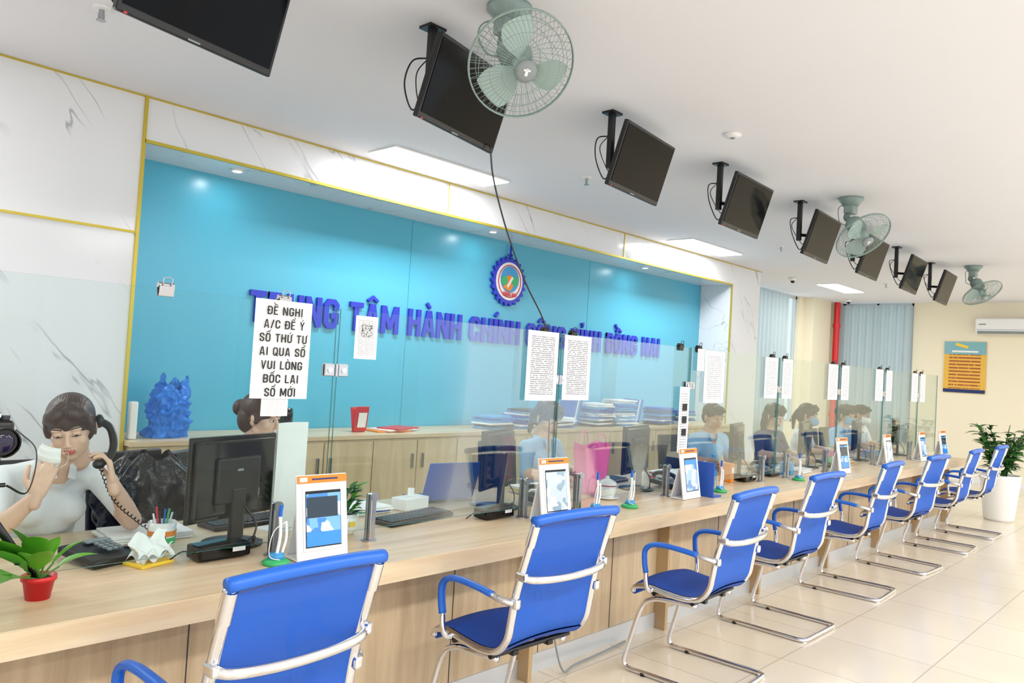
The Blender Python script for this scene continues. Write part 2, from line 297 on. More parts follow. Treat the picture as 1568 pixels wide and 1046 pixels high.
def lettering(name,lines,mat,cap,width,t=.17,gap=.09,pitch=1.6,depth=.001,loc=(0,0,0),parent=None,rotz=0):
    mb=MB(); segs=[]
    def stroke(pts,th,capx,ox,oy):
        P=[V((ox+a,oy+b)) for a,b in pts]
        if capx:
            P[0]=P[0]-(P[1]-P[0]).normalized()*th/2; P[-1]=P[-1]+(P[-1]-P[-2]).normalized()*th/2
        segs.append((P,th))
    maxw=0; rows=[]
    for li,line in enumerate(lines.split('\n')):
        x=0; start=len(segs); oy=-li*pitch
        for ch in unicodedata.normalize('NFC',line):
            dec=unicodedata.normalize('NFD',ch); base=dec[0]; marks=dec[1:]; w,st=GL[base]
            for kind,pts in st:
                if base=='I': q=[(a*w,t/2+b*(1-t)) for a,b in pts]
                else: q=[(t/2+a*(w-t),t/2+b*(1-t)) for a,b in pts]
                stroke(q,t*(.88 if kind=='d' and base in 'NMAVYRQ' else 1),kind=='s',x,oy)
            cx=x+w/2; m=t*.6; circ='\u0302' in marks
            if circ: stroke([(-.2,1.09),(0,1.24),(.2,1.09)],m,False,cx,oy)
            ty=.16 if circ else 0; tx=.16 if circ else 0
            if '\u0301' in marks: stroke([(-.04+tx,1.1+ty),(.12+tx,1.28+ty)],m,False,cx,oy)
            if '\u0300' in marks: stroke([(.04-tx,1.1+ty),(-.12-tx,1.28+ty)],m,False,cx,oy)
            if '\u0309' in marks: stroke([(-.07+tx,1.26+ty),(.05+tx,1.28+ty),(.05+tx,1.18+ty),(-.01+tx,1.09+ty)],m*.8,False,cx,oy)
            if '\u031b' in marks: stroke([(w/2-t*.6,.95),(w/2+.06,1.0),(w/2+.06,1.12)],m*.9,False,cx,oy)
            if '\u0323' in marks: stroke([(-m*.6,-.16),(m*.6,-.16)],m*1.1,False,cx,oy)
            x+=w+gap
        rows.append((start,len(segs),x-gap)); maxw=max(maxw,x-gap)
    sx=width/maxw; nl=len(rows)
    for (a,b,w) in rows:
        for si,(P,th) in enumerate(segs[a:b]):
            n=len(P); Lf=[];Rt=[]
            closed=(P[0]-P[-1]).length<th*.2 and n>3
            for i in range(n):
                d0=(P[i]-P[i-1]).normalized() if i>0 else ((P[-1]-P[-2]).normalized() if closed else (P[1]-P[0]).normalized())
                d1_=(P[i+1]-P[i]).normalized() if i<n-1 else ((P[1]-P[0]).normalized() if closed else d0)
                nn=(V((-d0.y,d0.x))+V((-d1_.y,d1_.x))); nn=nn.normalized() if nn.length>1e-4 else V((-d0.y,d0.x)); k=1/max(.6,nn.dot(V((-d0.y,d0.x))))
                Lf.append(P[i]+nn*th/2*k); Rt.append(P[i]-nn*th/2*k)
            vs=[]; dd=depth*(1+.05*(si%6)+.01)   # every stroke sits on its own plane so faces never coincide
            for yy in (-dd,dd):
                for q in Lf+Rt: vs.append(V(((q.x-w/2)*sx,yy,(q.y-.5+(nl-1)*pitch/2)*cap)))
            fs=[]; N2=2*n
            for i in range(n-1): fs+= [[i,n+i,n+i+1,i+1],[N2+i,N2+i+1,N2+n+i+1,N2+n+i],[i,i+1,N2+i+1,N2+i],[n+i,N2+n+i,N2+n+i+1,n+i+1]]
            fs+= [[0,N2,N2+n,n],[n-1,2*n-1,N2+2*n-1,N2+n-1]]
            mb.add(vs,fs,mat,False)
    return mb.build(name,loc,(0,0,rotz),parent)

# ------------------------------------------------------------------ room shell
H=3.07; X0,X1=-3.0,15.1; YF=-4.0
simple('floor',[bb(X0-.1,X1+.15,YF-.1,6.0,-.1,0,TILE)])
simple('ceiling',[bb(X0-.1,X1+.15,YF-.1,6.0,H,H+.1,CEIL)])
simple('wall_back_marble',[bb(X0,1.89,5.07,5.6,0,H,MARBLE),bb(1.89,9.65,5.07,5.6,2.78,H,MARBLE),bb(9.65,10.5,5.07,5.87,0,H,MARBLE)])
simple('wall_back_teal',[bb(1.89,9.65,5.53,5.6,0,2.78,TEAL)])
simple('trim_1',[bb(1.875,1.895,5.055,5.075,0,H,GOLD),bb(1.89,9.66,5.055,5.075,2.775,2.795,GOLD),bb(9.645,9.66,5.055,5.075,0,2.79,GOLD),
  bb(X0,1.88,5.06,5.072,2.195,2.21,GOLD),bb(X0,10.5,5.06,5.072,H-.010,H-.001,GOLD),
  bb(4.455,4.463,5.062,5.072,2.79,H,GOLD),bb(7.105,7.113,5.062,5.072,2.79,H,GOLD)])
SEAM=pbr('teal_seam','#3795b3',.4)
simple('trim_2',[bb(x,x+.003,5.5275,5.531,.9,2.78,SEAM) for i,x in enumerate((4.45,7.1))])
simple('wall_back_far',[bb(10.5,11.2,5.87,6.0,0,H,CREAM),bb(13.75,X1,5.87,6.0,0,H,CREAM),bb(11.2,13.75,5.87,6.0,0,.8,CREAM)])
simple('wall_end',[bb(X1,X1+.12,YF,4.33,0,H,CREAM),bb(X1,X1+.12,5.6,6.0,0,H,CREAM),bb(X1,X1+.12,4.33,5.6,0,.8,CREAM)])
simple('pilaster_cream',[bb(13.95,14.75,5.68,5.87,0,H,CREAM)])
simple('wall_left',[bb(X0-.1,X0,YF,5.6,0,H,WHITEP)])
fb=[bb(X0,X1,YF-.12,YF,0,.5,WHITEP),bb(X0,X1,YF-.12,YF,2.7,H,WHITEP)]
x=X0
while x<X1: fb.append(bb(x,x+.35,YF-.12,YF,.5,2.7,WHITEP)); x+=2.6
simple('wall_front',fb)
def window(n,x0,x1,y0,y1,z0,z1,axis):
    mb=MB(); t=.05
    if axis=='y':
        for b in (bb(x0,x1,y0,y0+t,z0,z0+t,ALU),bb(x0,x1,y0,y0+t,z1-t,z1,ALU),bb(x0,x0+t,y0,y0+t,z0,z1,ALU),bb(x1-t,x1,y0,y0+t,z0,z1,ALU),bb((x0+x1)/2-.02,(x0+x1)/2+.02,y0,y0+t,z0,z1,ALU),bb(x0,x1,y0+.02,y0+.026,z0,z1,WGLASS)): mb.box(*b)
    else:
        for b in (bb(x0,x0+t,y0,y1,z0,z0+t,ALU),bb(x0,x0+t,y0,y1,z1-t,z1,ALU),bb(x0,x0+t,y0,y0+t,z0,z1,ALU),bb(x0,x0+t,y1-t,y1,z0,z1,ALU),bb(x0,x0+t,(y0+y1)/2-.02,(y0+y1)/2+.02,z0,z1,ALU),bb(x0+.02,x0+.026,y0,y1,z0,z1,WGLASS)): mb.box(*b)
    return mb.build(n)
window('window_1',11.2,13.75,5.92,5.95,.8,H,'y')
window('window_2',X1+.05,X1+.05,4.33,5.6,.8,H,'x')
mb=MB(); mb.grid(lambda u,v:(15.02+.025*math.sin(u*60),4.33+1.27*u,.55+2.48*v),120,2,CURT); mb.build('curtain')
mb=MB(); mb.grid(lambda u,v:(11.2+1.9*u,5.8+.025*math.sin(u*80),.55+2.48*v),150,2,CURT); mb.build('curtain')
simple('baseboard_end',[bb(X1-.015,X1,YF,5.87,0,.1,WHITEP)])
mb=MB(); mb.cyl((14.85,5.6,0),(14.85,5.6,H),.055,REDPIPE,seg=20); mb.cyl((14.85,5.6,.9),(14.85,5.6,1.0),.07,REDPIPE,seg=20); mb.cyl((14.85,5.6,2.6),(14.85,5.6,2.66),.07,REDPIPE,seg=20); mb.build('fire_pipe')
# ------------------------------------------------------------------ lights
PW=32
def panel(x,y,power=PW):
    mb=MB(); mb.box((0,0,-.006),(1.24,.34,.012),WHT,None,.003); mb.box((0,0,-.014),(1.2,.3,.006),LIGHTP)
    o=mb.build('ceiling_light_panel',(x,y,H))
    l=bpy.data.lights.new('panel_lamp','AREA'); l.shape='RECTANGLE'; l.size=1.18; l.size_y=.28; l.energy=power; l.color=(1,.99,.985)
    lo=bpy.data.objects.new('panel_lamp',l); col.objects.link(lo); lo.location=(0,0,-.02); lo.parent=o
for x in (-.3,4.07,8.3,12.6): panel(x,4.71)
for y in (-.6,-2.6):
    for x in (-1.2,1.6,4.4,7.2,10.0,12.8): panel(x,y,41)
for x in (2.6,5.2,7.8):
    mb=MB(); mb.cyl((0,0,0),(0,0,-.010),.045,WHT,seg=20); mb.cyl((0,0,-.010),(0,0,-.012),.032,DOWNL,seg=20); o=mb.build('downlight',(x,5.24,2.78))
    l=bpy.data.lights.new('downlight_lamp','AREA'); l.shape='DISK'; l.size=.06; l.energy=1.6; l.color=(.97,.99,1)
    lo=bpy.data.objects.new('downlight_lamp',l); col.objects.link(lo); lo.location=(0,0,-.02); lo.parent=o
w=bpy.data.worlds.new('world'); scene.world=w; w.use_nodes=True; w.node_tree.nodes['Background'].inputs[0].default_value=(.88,.94,1,1); w.node_tree.nodes['Background'].inputs[1].default_value=1.9

# ------------------------------------------------------------------ counter
mb=MB()
mb.box(*bb(-1.8,10.2,2.29,3.35,.71,.75,WTOP),None,.004)
mb.box(*bb(-1.8,10.2,2.287,2.30,.675,.748,WTOP))
mb.box(*bb(-1.75,10.15,2.53,2.56,.09,.71,WPAN)); mb.box(*bb(-1.75,10.15,2.52,2.57,0,.09,pbr('kick_plate','#cfd2d4',.3,metal=.3)))
for x in (-.7,.5,1.68,2.86,4.07,5.3,6.55,7.8,9.05,10.13): mb.box(*bb(x-.014,x+.014,2.45,2.53,.0,.71,WEDGE))
for i in range(20): mb.box(*bb(-1.2+.6*i,-1.197+.6*i,2.5275,2.531,.09,.71,DGREY))
mb.build('service_counter')
mb=MB()
mb.box(*bb(1.90,9.64,4.95,5.52,.87,.9,WTOP)); mb.box(*bb(1.92,9.62,4.98,5.52,.0,.87,WCAB))
x=1.95; i=0
while x<9.5:
    mb.box(*bb(x,x+.44,4.962,4.98,.1,.85,WCAB),None,.003); hx=x+(.39 if i%2==0 else .05); mb.box(*bb(hx-.008,hx+.008,4.94,4.962,.62,.74,STEEL),None,.003); x+=.45; i+=1
mb.build('wall_cabinet')
# ------------------------------------------------------------------ glass screen
joints=[1.765,3.15,4.48,5.82,7.05,8.25,9.4]; ed=[-1.2]+joints+[10.15]
mb=MB()
for a,b in zip(ed[:-1],ed[1:]):
    a+=.008;b-=.008; t=.008
    y=2.62; z0,z1=.80,1.695
    vs=[(a,y-t/2,z0),(b,y-t/2,z0),(b,y-t/2,z1),(a,y-t/2,z1),(a,y+t/2,z0),(b,y+t/2,z0),(b,y+t/2,z1),(a,y+t/2,z1)]
    mb.add(vs,[[0,1,2,3],[5,4,7,6]],GLASS,False); mb.add(vs,[[1,5,6,2],[4,0,3,7],[3,2,6,7],[4,5,1,0]],GEDGE,False)
mb.build('glass_screen')
def clamp(x):
    mb=MB(); mb.cyl((0,0,0),(0,0,.006),.032,STEEL,seg=20); mb.box((0,-.013,.10),(.028,.014,.19),STEEL,None,.004); mb.box((0,.013,.10),(.028,.014,.19),STEEL,None,.004)
    mb.cyl((0,-.018,.185),(0,-.026,.185),.018,STEEL,seg=20); mb.build('glass_clamp',(x,2.62,.75))
for j in joints:
    clamp(j-.22); clamp(j+.22)
clamp(.3)
def hinge(x,z):
    mb=MB()
    for s in (-1,1):
        mb.box((s*.032,-.009,0),(.045,.008,.05),STEEL,None,.003); mb.box((s*.032,.009,0),(.045,.008,.05),STEEL,None,.003); mb.cyl((s*.032,-.013,0),(s*.032,-.018,0),.01,CHROME)
    mb.cyl((0,-.010,-.025),(0,-.010,.025),.007,STEEL); mb.build('glass_hinge',(x,2.62,z))
for j in joints: hinge(j,1.45)
def clip(x,z,mat=STEEL):
    mb=MB(); mb.box((0,-.010,-.012),(.05,.003,.035),mat,(.2,0,0),.001); mb.box((0,.010,-.012),(.05,.003,.035),mat,(-.2,0,0),.001); mb.cyl((-.026,0,.008),(.026,0,.008),.009,mat)
    mb.tube([(-.012,-.012,0),(-.014,-.016,.03),(.014,-.016,.03),(.012,-.012,0)],.002,mat,n=3); mb.build('bulldog_clip',(x,2.62,z))
clip(1.08,1.70); clip(1.52,1.705)
for j in joints[1:]: clip(j-.13,1.70,BLK); clip(j+.1,1.70,BLK)
def paper(x0,x1,z0,z1,mat,y=2.607,name='paper_notice',curl=.006):
    mb=MB(); w=x1-x0; h=z1-z0
    def fn(u,v): return ((u-.5)*w,-curl*(1-v)*abs(math.sin(u*3)),(v-.5)*h)
    mb.grid(fn,8,8,mat); return mb.build(name,((x0+x1)/2,y,(z0+z1)/2))
p=paper(1.40,1.635,1.335,1.70,PAPER)
lettering('notice_lettering','ĐỀ NGHỊ\nA/C ĐỂ Ý\nSỐ THỨ TỰ\nAI QUA SỐ\nVUI LÒNG\nBỐC LẠI\nSỐ MỚI',INK,.031,.195,t=.14,gap=.16,pitch=1.62,depth=.0004,parent=p,loc=(0,-.0085,-.008))
p=paper(1.45,1.56,1.27,1.335,PRINT2,y=2.611)
p=paper(1.84,1.95,1.50,1.675,PRINT2); mb=MB(); mb.grid(lambda u,v:((u-.5)*.05,0,(v-.5)*.05),1,1,QR); mb.build('qr_code',(-.0,-.007,.03),parent=p)
paper(2.88,3.12,1.34,1.695,PRINT); paper(3.17,3.40,1.345,1.69,PRINT)
paper(4.55,4.64,1.55,1.695,PRINT2); paper(4.65,4.92,1.34,1.69,PRINT2); 
p=paper(4.34,4.46,1.02,1.44,PRINT2,y=2.600)
mb=MB()
for z in (.08,-.0,-.08): mb.box((0,0,z),(.05,.001,.045),INK,None,0); 
mb.build('pictograms',(0,-.008,0),parent=p)
for j in joints[3:]:
    paper(j-.27,j-.05,1.38,1.69,PRINT2); paper(j+.04,j+.22,1.38,1.69,PRINT2)
# ------------------------------------------------------------------ sign letters + logo
lettering('wall_sign_lettering','TRUNG TÂM HÀNH CHÍNH CÔNG TỈNH ĐỒNG NAI',LETTER,.245,5.73,t=.18,gap=.085,depth=.010,loc=(5.775,5.516,1.848))
mb=MB(); n=22
def gear(R1,R2,y,mat,k=n):
    vs=[V((0,y,0))]
    N2=k*4
    for i in range(N2):
        a=2*math.pi*i/N2; r=R2 if i%4 in (0,1) else R1; vs.append(V((math.cos(a)*r,y,math.sin(a)*r)))
    for i in range(N2):
        a=2*math.pi*i/N2; r=R2 if i%4 in (0,1) else R1; vs.append(V((math.cos(a)*r,y+.03,math.sin(a)*r)))
    fs=[[0,1+(i+1)%N2,1+i] for i in range(N2)]+[[1+i,1+(i+1)%N2,1+N2+(i+1)%N2,1+N2+i] for i in range(N2)]
    mb.add(vs,fs,mat,False)
gear(.225,.255,0,LETTER)
mb.cyl((0,0,0),(0,-.006,0),.195,WHT,seg=40); mb.tube([(math.cos(a)*.165,-.008,math.sin(a)*.165) for a in [i*math.pi/12 for i in range(24)]],.005,RED,n=1,closed=True)
mb.cyl((0,-.006,.02),(0,-.009,.02),.135,BLUE2,seg=36)
mb.cyl((-.02,-.009,-.02),(-.02,-.012,-.02),.09,ORG,seg=5); mb.cyl((.07,-.010,.01),(.07,-.013,.01),.055,GRN,seg=7); mb.cyl((-.08,-.010,.0),(-.08,-.013,.0),.05,GRN,seg=7); mb.box((0,-.012,-.01),(.025,.006,.13),WHT,(0,.6,0))
mb.box((0,0,.30),(.012,.02,.12),LETTER); mb.box((0,0,.27),(.05,.02,.02),LETTER); mb.ell((0,0,.365),.012,LETTER)
lg=mb.build('wall_logo_emblem',(5.73,5.495,2.37))
lettering('emblem_text','ĐỒNG NAI',RED,.042,.20,t=.16,parent=lg,loc=(0,-.02,-.135))
# ------------------------------------------------------------------ TVs
def tv(xl,yaw,tilt=17,yl=2.70,pole=.13,wires=True):
    W_,H_=.64,.385; ya=math.radians(yaw)
    px,py=xl+pole,2.80
    c=V((xl+.317*math.cos(ya),yl+.317*math.sin(ya)-.055,2.775))-V((px,py,H))
    mb=MB(); M=Matrix.Translation(c)@Matrix.Rotation(ya,4,'Z')@Matrix.Rotation(math.radians(tilt),4,'X')
    mb.box((0,.012,0),(W_,.03,H_),BLK,None,.006,M=M); mb.box((0,.035,-.02),(W_*.7,.035,H_*.6),BLK,None,.012,M=M)
    mb.box((0,-.0045,.006),(W_-.03,.003,H_-.045),SCR,M=M); mb.box((-.03,-.004,-H_/2+.008),(.05,.004,.006),GREY,M=M); mb.box((-W_/2+.03,-.004,-H_/2+.004),(.012,.006,.006),RED,M=M)
    mb.box((0,0,-.006),(.10,.08,.012),BLK); mb.box((0,0,-.17),(.035,.035,.34),BLK,None,.003)
    q=M@V((0,.055,0)); e=V((0,0,-.29)); mb.cyl(e,q,.014,BLK); mb.box((0,.055,0),(.16,.01,.14),BLK,None,0,M=M)
    if wires:
        a=V((0,.02,-.14)); b=M@V((-W_/2+.06,.04,-.1))
        mb.tube([a,a+V((-.07,.03,-.03)),(a+b)/2+V((-.10,.03,-.05)),b+V((-.05,.02,-.06)),b],.004,BLK,seg=6)
        mb.tube([a,a+V((-.04,.03,-.08)),b+V((-.02,.02,.0)),b],.003,BLK,seg=6)
    mb.build('ceiling_television',(px,py,H))
for xl,yw in ((.90,12),(2.17,13),(3.60,7),(4.94,3),(6.35,4),(7.62,3),(8.93,3),(10.2,3)): tv(xl,yw)
# ------------------------------------------------------------------ fans
def fan(x,y,ax,off,phase=0):
    mb=MB(); ax=V(ax).normalized(); off=V(off)
    mb.lathe([(.001,0),(.10,0),(.10,-.02),(.075,-.045),(.06,-.07),(.001,-.07)],FANC)
    mb.box((0,0,-.10),(.12,.08,.07),FANC,None,.012)
    M=Matrix.Translation(off)@ax.to_track_quat('Z','X').to_matrix().to_4x4()
    back=M@V((0,0,-.13)); 
    mb.tube([(0,0,-.1),(0,.03,-.16),back+V((0,.02,.03)),back],.026,FANC,seg=10)
    mb.T=M
    mb.lathe([(.001,-.20),(.05,-.195),(.068,-.17),(.072,-.09),(.055,-.055),(.001,-.05)],FANC)
    R=.225
    def cage(rr,s):
        t=rr/R; return s*(.075*(1-t**3)) 
    for s in (1,-1):
        nn=60 if s>0 else 36
        for i in range(nn):
            a=2*math.pi*i/nn; pts=[]
            for k in range(7):
                rr=.045+(R-.045)*k/6; aa=a+ (.25*s*(k/6)); pts.append((math.cos(aa)*rr,math.sin(aa)*rr,cage(rr,s)))
            mb.tube(pts,.0011,FWIRE,seg=4,n=1)
        for rr in (.10,.15,.19):
            mb.tube([(math.cos(2*math.pi*i/36)*rr,math.sin(2*math.pi*i/36)*rr,cage(rr,s)) for i in range(36)],.0012,FWIRE,seg=4,n=1,closed=True)
    for z in (-.006,.006): mb.tube([(math.cos(2*math.pi*i/48)*R,math.sin(2*math.pi*i/48)*R,z) for i in range(48)],.0035,FWIRE,seg=6,n=1,closed=True)
    mb.lathe([(.001,.084),(.03,.083),(.047,.076),(.048,.07),(.001,.07)],GREY); mb.box((0,0,.085),(.03,.012,.003),WHT); mb.box((.008,0,.085),(.008,.03,.003),WHT)
    mb.lathe([(.001,.045),(.03,.04),(.038,.02),(.038,-.03),(.001,-.03)],FANB)
    for b in range(3):
        A=Matrix.Rotation(phase+b*2*math.pi/3,4,'Z')
        def fn(u,v):
            r=.03+.165*u; wd=.55*(.6+.6*math.sin(math.pi*min(1,u*.85+.1))); an=(v-.5)*2*wd*(.9)
            return (r*math.cos(an),r*math.sin(an),.028*(v-.5)*2)
        mb.grid(fn,8,8,FANB,M=A)
    mb.T=Matrix()
    mb.tube([(.06,.02,-.03),(-.08,.06,-.08),(-.13,.05,-.16),(-.06,.05,-.22),back],.004,FANC,seg=6)
    mb.build('ceiling_fan',(x,y,H))
fan(2.36,2.36,(-.42,-.86,-.78),(-.06,-.15,-.31),.4); fan(6.55,2.40,(-.3,-.65,-.78),(-.08,-.14,-.34),1.2); fan(10.75,2.43,(-.3,-.6,-.95),(-.06,-.12,-.34),2)
def sprinkler(x,y):
    mb=MB(); mb.cyl((0,0,0),(0,0,-.012),.04,WHT,seg=20); mb.cyl((0,0,-.012),(0,0,-.05),.012,STEEL); mb.cyl((0,0,-.06),(0,0,-.063),.022,STEEL)
    for s in (-1,1): mb.cyl((s*.012,0,-.03),(s*.012,0,-.06),.003,STEEL,seg=6)
    mb.build('fire_sprinkler',(x,y,H))
for x,y in ((1.23,3.93),(4.90,3.90),(8.55,3.9),(12.2,3.9)): sprinkler(x,y)
mb=MB(); mb.lathe([(.001,0),(.055,0),(.055,-.012),(.04,-.024),(.001,-.026)],WHT); mb.cyl((0,0,-.025),(0,0,-.03),.015,GREY); mb.build('smoke_detector',(4.48,2.40,H))
for cx,cy in ((11.2,4.9),(14.3,5.2)):
    mb=MB(); mb.lathe([(.001,0),(.05,0),(.05,-.03),(.03,-.05),(.001,-.052)],WHT); mb.ell((0,0,-.055),.03,BLKG); mb.build('security_camera',(cx,cy,H))
mb=MB(); mb.tube([(2.72,2.80,2.62),(2.76,2.80,2.45),(2.86,2.78,2.2),(2.98,2.74,1.95),(3.12,2.70,1.72),(3.16,2.68,1.45),(3.17,2.68,1.15),(3.2,2.69,.90),(3.22,2.72,.762)],.0045,DGREY,seg=6); mb.build('hanging_cable')
mb=MB(); mb.tube([(2.98,2.50,.70),(2.97,2.46,.5),(2.99,2.44,.3),(3.02,2.42,.12),(3.06,2.40,.02),(3.2,2.44,.008),(3.5,2.46,.008),(3.7,2.48,.008)],.005,GREY,seg=6); mb.build('power_cable')

# ------------------------------------------------------------------ public chair
def chair_mesh():
    mb=MB(); hw=.225
    prof=[(-.285,.945),(-.262,.86),(-.232,.76),(-.205,.66),(-.19,.57),(-.175,.50),(-.13,.445),(-.05,.425),(.06,.43),(.16,.44),(.225,.425),(.24,.40)]
    P=smoothpath([(0,a,b) for a,b in prof],5)
    for s in (-1,1): mb.tube([(s*hw,a,b) for a,b in prof],.0135,CHROME,seg=10,n=5,flat=1.3)
    def surf(off):
        def fn(u,v):
            i=v*(len(P)-1); k=min(int(i),len(P)-2); p=P[k].lerp(P[k+1],i-k); x=(u-.5)*2*(hw-.006)
            bow=.014*(1-(2*u-1)**2); t=(P[k+1]-P[k]).normalized(); nrm=V((0,t.z,-t.y))
            q=p+nrm*(-bow+off)
            return (x,q.y,q.z)
        return fn
    def part(v0,v1,mat,off):
        f=surf(off); mb.grid(lambda u,v:f(u,v0+(v1-v0)*v),10,24,mat)
    part(.015,.50,BLUEM,-.004); part(.015,.50,BLUEM,.006)
    part(.50,.985,BLUES,-.014); part(.50,.985,BLUES,.012)
    mb.tube([(-hw-.014,-.29,.955),(-hw*.6,-.296,.962),(0,-.30,.965),(hw*.6,-.296,.962),(hw+.014,-.29,.955)],.021,BLUEP,seg=10,n=5,flat=.9)
    for s in (-1,1): mb.cyl((s*hw,-.262,.86),(s*hw,-.285,.94),.019,CHROME,seg=12)
    mb.tube([(-hw+.01,.238,.40),(0,.245,.398),(hw-.01,.238,.40)],.017,BLUES,seg=8,n=3)
    mb.tube([(-hw-.004,-.236,.74),(-hw*.88,-.268,.735),(-hw*.5,-.285,.73),(0,-.29,.728),(hw*.5,-.285,.73),(hw*.88,-.268,.735),(hw+.004,-.236,.74)],.012,CHROME,seg=10,n=5,flat=1.35)
    for s in (-1,1): mb.box((s*(hw+.008),-.238,.745),(.022,.05,.034),CHROME,None,.008)
    for s in (-1,1):
        ax_=s*(hw+.045)
        mb.tube([(s*hw,-.205,.64),(s*(hw+.025),-.20,.645),(ax_,-.16,.655),(ax_,-.10,.662)],.012,CHROME,seg=10,n=4)
        mb.box((s*(hw+.006),-.21,.64),(.03,.04,.04),CHROME,None,.01)
        mb.tube([(ax_,-.13,.660),(ax_,-.05,.668),(ax_,.05,.672),(ax_,.12,.662),(ax_,.155,.63),(ax_,.155,.57),(ax_,.145,.52)],.017,BLUEP,seg=10,n=5,flat=.75)
        mb.tube([(ax_,.147,.53),(ax_,.14,.47),(s*(hw+.03),.135,.43),(s*(hw),.13,.425)],.012,CHROME,seg=10,n=4)
    for y in (-.09,.12): mb.cyl((-hw,y,.412),(hw,y,.412),.011,BLK); 
    mb.box((-.1,.015,.402),(.03,.24,.018),BLK); mb.box((.1,.015,.402),(.03,.24,.018),BLK)
    r=.0125; bw=.235
    pts=[(-.19,-.10,.395),(-.205,0.03,.393),(-.215,.13,.380),(-.225,.185,.33),(-.232,.23,.18),(-bw,.262,.07),(-bw,.262,.03),(-bw,.235,.014),(-bw,.16,.0135),(-bw,-.10,.0135),(-bw,-.22,.0135),(-.225,-.27,.0135),(-.19,-.285,.0135),(0,-.287,.0135)]
    full=pts+[(-p[0],p[1],p[2]) for p in pts[-2::-1]]
    mb.tube(full,r,CHROME,seg=10,n=5)
    for s in (-1,1):
        mb.cyl((s*bw,.15,.0),(s*bw,.15,.016),.016,BLK); mb.cyl((s*bw*.9,-.275,.0),(s*bw*.9,-.275,.016),.016,WHT)
    return mb.mesh('visitor_chair')
CM=chair_mesh()
for x,y,r in ((1.12,2.02,.06),(2.37,2.12,-.03),(3.62,2.01,.05),(4.78,2.10,.0),(6.05,2.12,.05),(7.25,2.12,-.05),(8.5,2.12,.03),(9.6,2.12,0)):
    inst('visitor_chair',CM,(x,y,0),(0,0,r))

# ------------------------------------------------------------------ desk equipment
MSCR=pbr('monitor_screen','#2a4c80',.1,emit='#6f9fd8',es=.3)
def monitor(x,y,yaw,z=.75,w=.42):
    mb=MB(); h=.27*w/.42+.04
    mb.box((0,0,.26),(w,.018,h),BLKG,None,.006); mb.box((0,-.014,.26),(w*.93,.022,h*.9),BLKG,None,.01); mb.box((0,-.03,.25),(w*.5,.02,h*.55),BLK,None,.008)
    mb.box((0,.0095,.262),(w-.025,.001,h-.03),MSCR)
    mb.box((0,-.035,.12),(.07,.02,.20),BLK,None,.006); mb.lathe([(.001,0),(.115,0),(.115,.008),(.06,.018),(.001,.02)],BLK,(0,-.02,0))
    mb.box((0,-.041,.29),(.03,.002,.008),GREY); mb.box((.1,-.026,.19),(.04,.002,.03),PAPER)
    mb.tube([(.02,-.04,.16),(.05,-.09,.08),(.03,-.1,.02),(.1,-.08,.006)],.004,BLK,seg=6)
    mb.build('computer_monitor',(x,y,z),(0,0,math.radians(yaw)))
monitor(1.50,2.88,17,w=.44); monitor(3.01,2.90,22); monitor(4.32,2.90,12); monitor(5.72,2.90,15); monitor(7.05,2.90,10); monitor(8.35,2.90,10); monitor(9.6,2.90,10)
def keyboard(x,y,rz=0):
    mb=MB(); mb.box((0,0,.010),(.44,.14,.02),BLK,None,.005)
    for r in range(5):
        for c in range(17): mb.box((-.2+.025*c,-.05+.025*r,.023),(.02,.02,.007),DGREY,None,0)
    mb.build('keyboard',(x,y,.75),(0,0,rz))
keyboard(1.75,3.16,.1); keyboard(2.42,2.86,.15); keyboard(4.35,3.16,.1); keyboard(5.72,3.16); keyboard(7.05,3.16)
def tablet(x,y,rz=0,var=0):
    mb=MB(); M=Matrix.Rotation(math.radians(-9),4,'X'); S=TSCRS[var%3]
    mb.box((0,0,.155),(.215,.012,.31),WHT,None,.004,M=M); mb.box((0,-.008,.148),(.168,.006,.232),WHT,None,.003,M=M)
    mb.box((0,-.0115,.148),(.150,.002,.205),BLKG,M=M); mb.box((0,-.0125,.145),(.145,.002,.19),S,M=M)
    if var%3==0: mb.box((-.005,-.0135,.19),(.13,.002,.075),TDARK,M=M); mb.box((0,-.0135,.075),(.145,.002,.05),TBLUE,M=M)
    if var%3==2: mb.box((0,-.0135,.225),(.145,.002,.03),TBLUE,M=M)
    mb.box((0,-.0075,.293),(.211,.003,.028),ORG,M=M); mb.box((-.08,-.0095,.293),(.03,.002,.016),WHT,M=M); mb.box((.01,-.0095,.293),(.11,.002,.006),NAVY,M=M)
    mb.box((0,.04,.004),(.215,.09,.008),WHT,None,.003); mb.box((0,.075,.09),(.19,.006,.19),WHT,(.22,0,0),.002)
    mb.build('tablet_stand',(x,y,.752),(0,0,rz))
for k,x in enumerate((1.665,3.02,4.33,6.9,8.08,9.2,10.0)): tablet(x,2.47,random.uniform(-.08,.08),k)
def pens(x,y):
    mb=MB(); mb.lathe([(.001,0),(.045,0),(.05,.01),(.035,.02),(.02,.025),(.001,.025)],GRN); mb.lathe([(.001,.02),(.03,.022),(.025,.04),(.001,.04)],BLUE2)
    mb.tube([(0,0,.03),(.01,0,.1),(.005,0,.17)],.006,WHT,seg=8); mb.cyl((.005,0,.17),(.007,0,.21),.007,BLUEP); mb.tube([(.02,0,.03),(.035,0,.09),(.03,0,.15)],.005,WHT,seg=8); mb.tube([(.03,0,.15),(-.03,-.02,.12),(-.04,-.02,.04),(0,-.03,.02)],.0018,WHT,seg=5)
    mb.build('counter_pen_set',(x,y,.75))
pens(1.49,2.50); pens(3.42,2.53); pens(3.70,2.5); pens(4.78,2.52); pens(6.0,2.5)
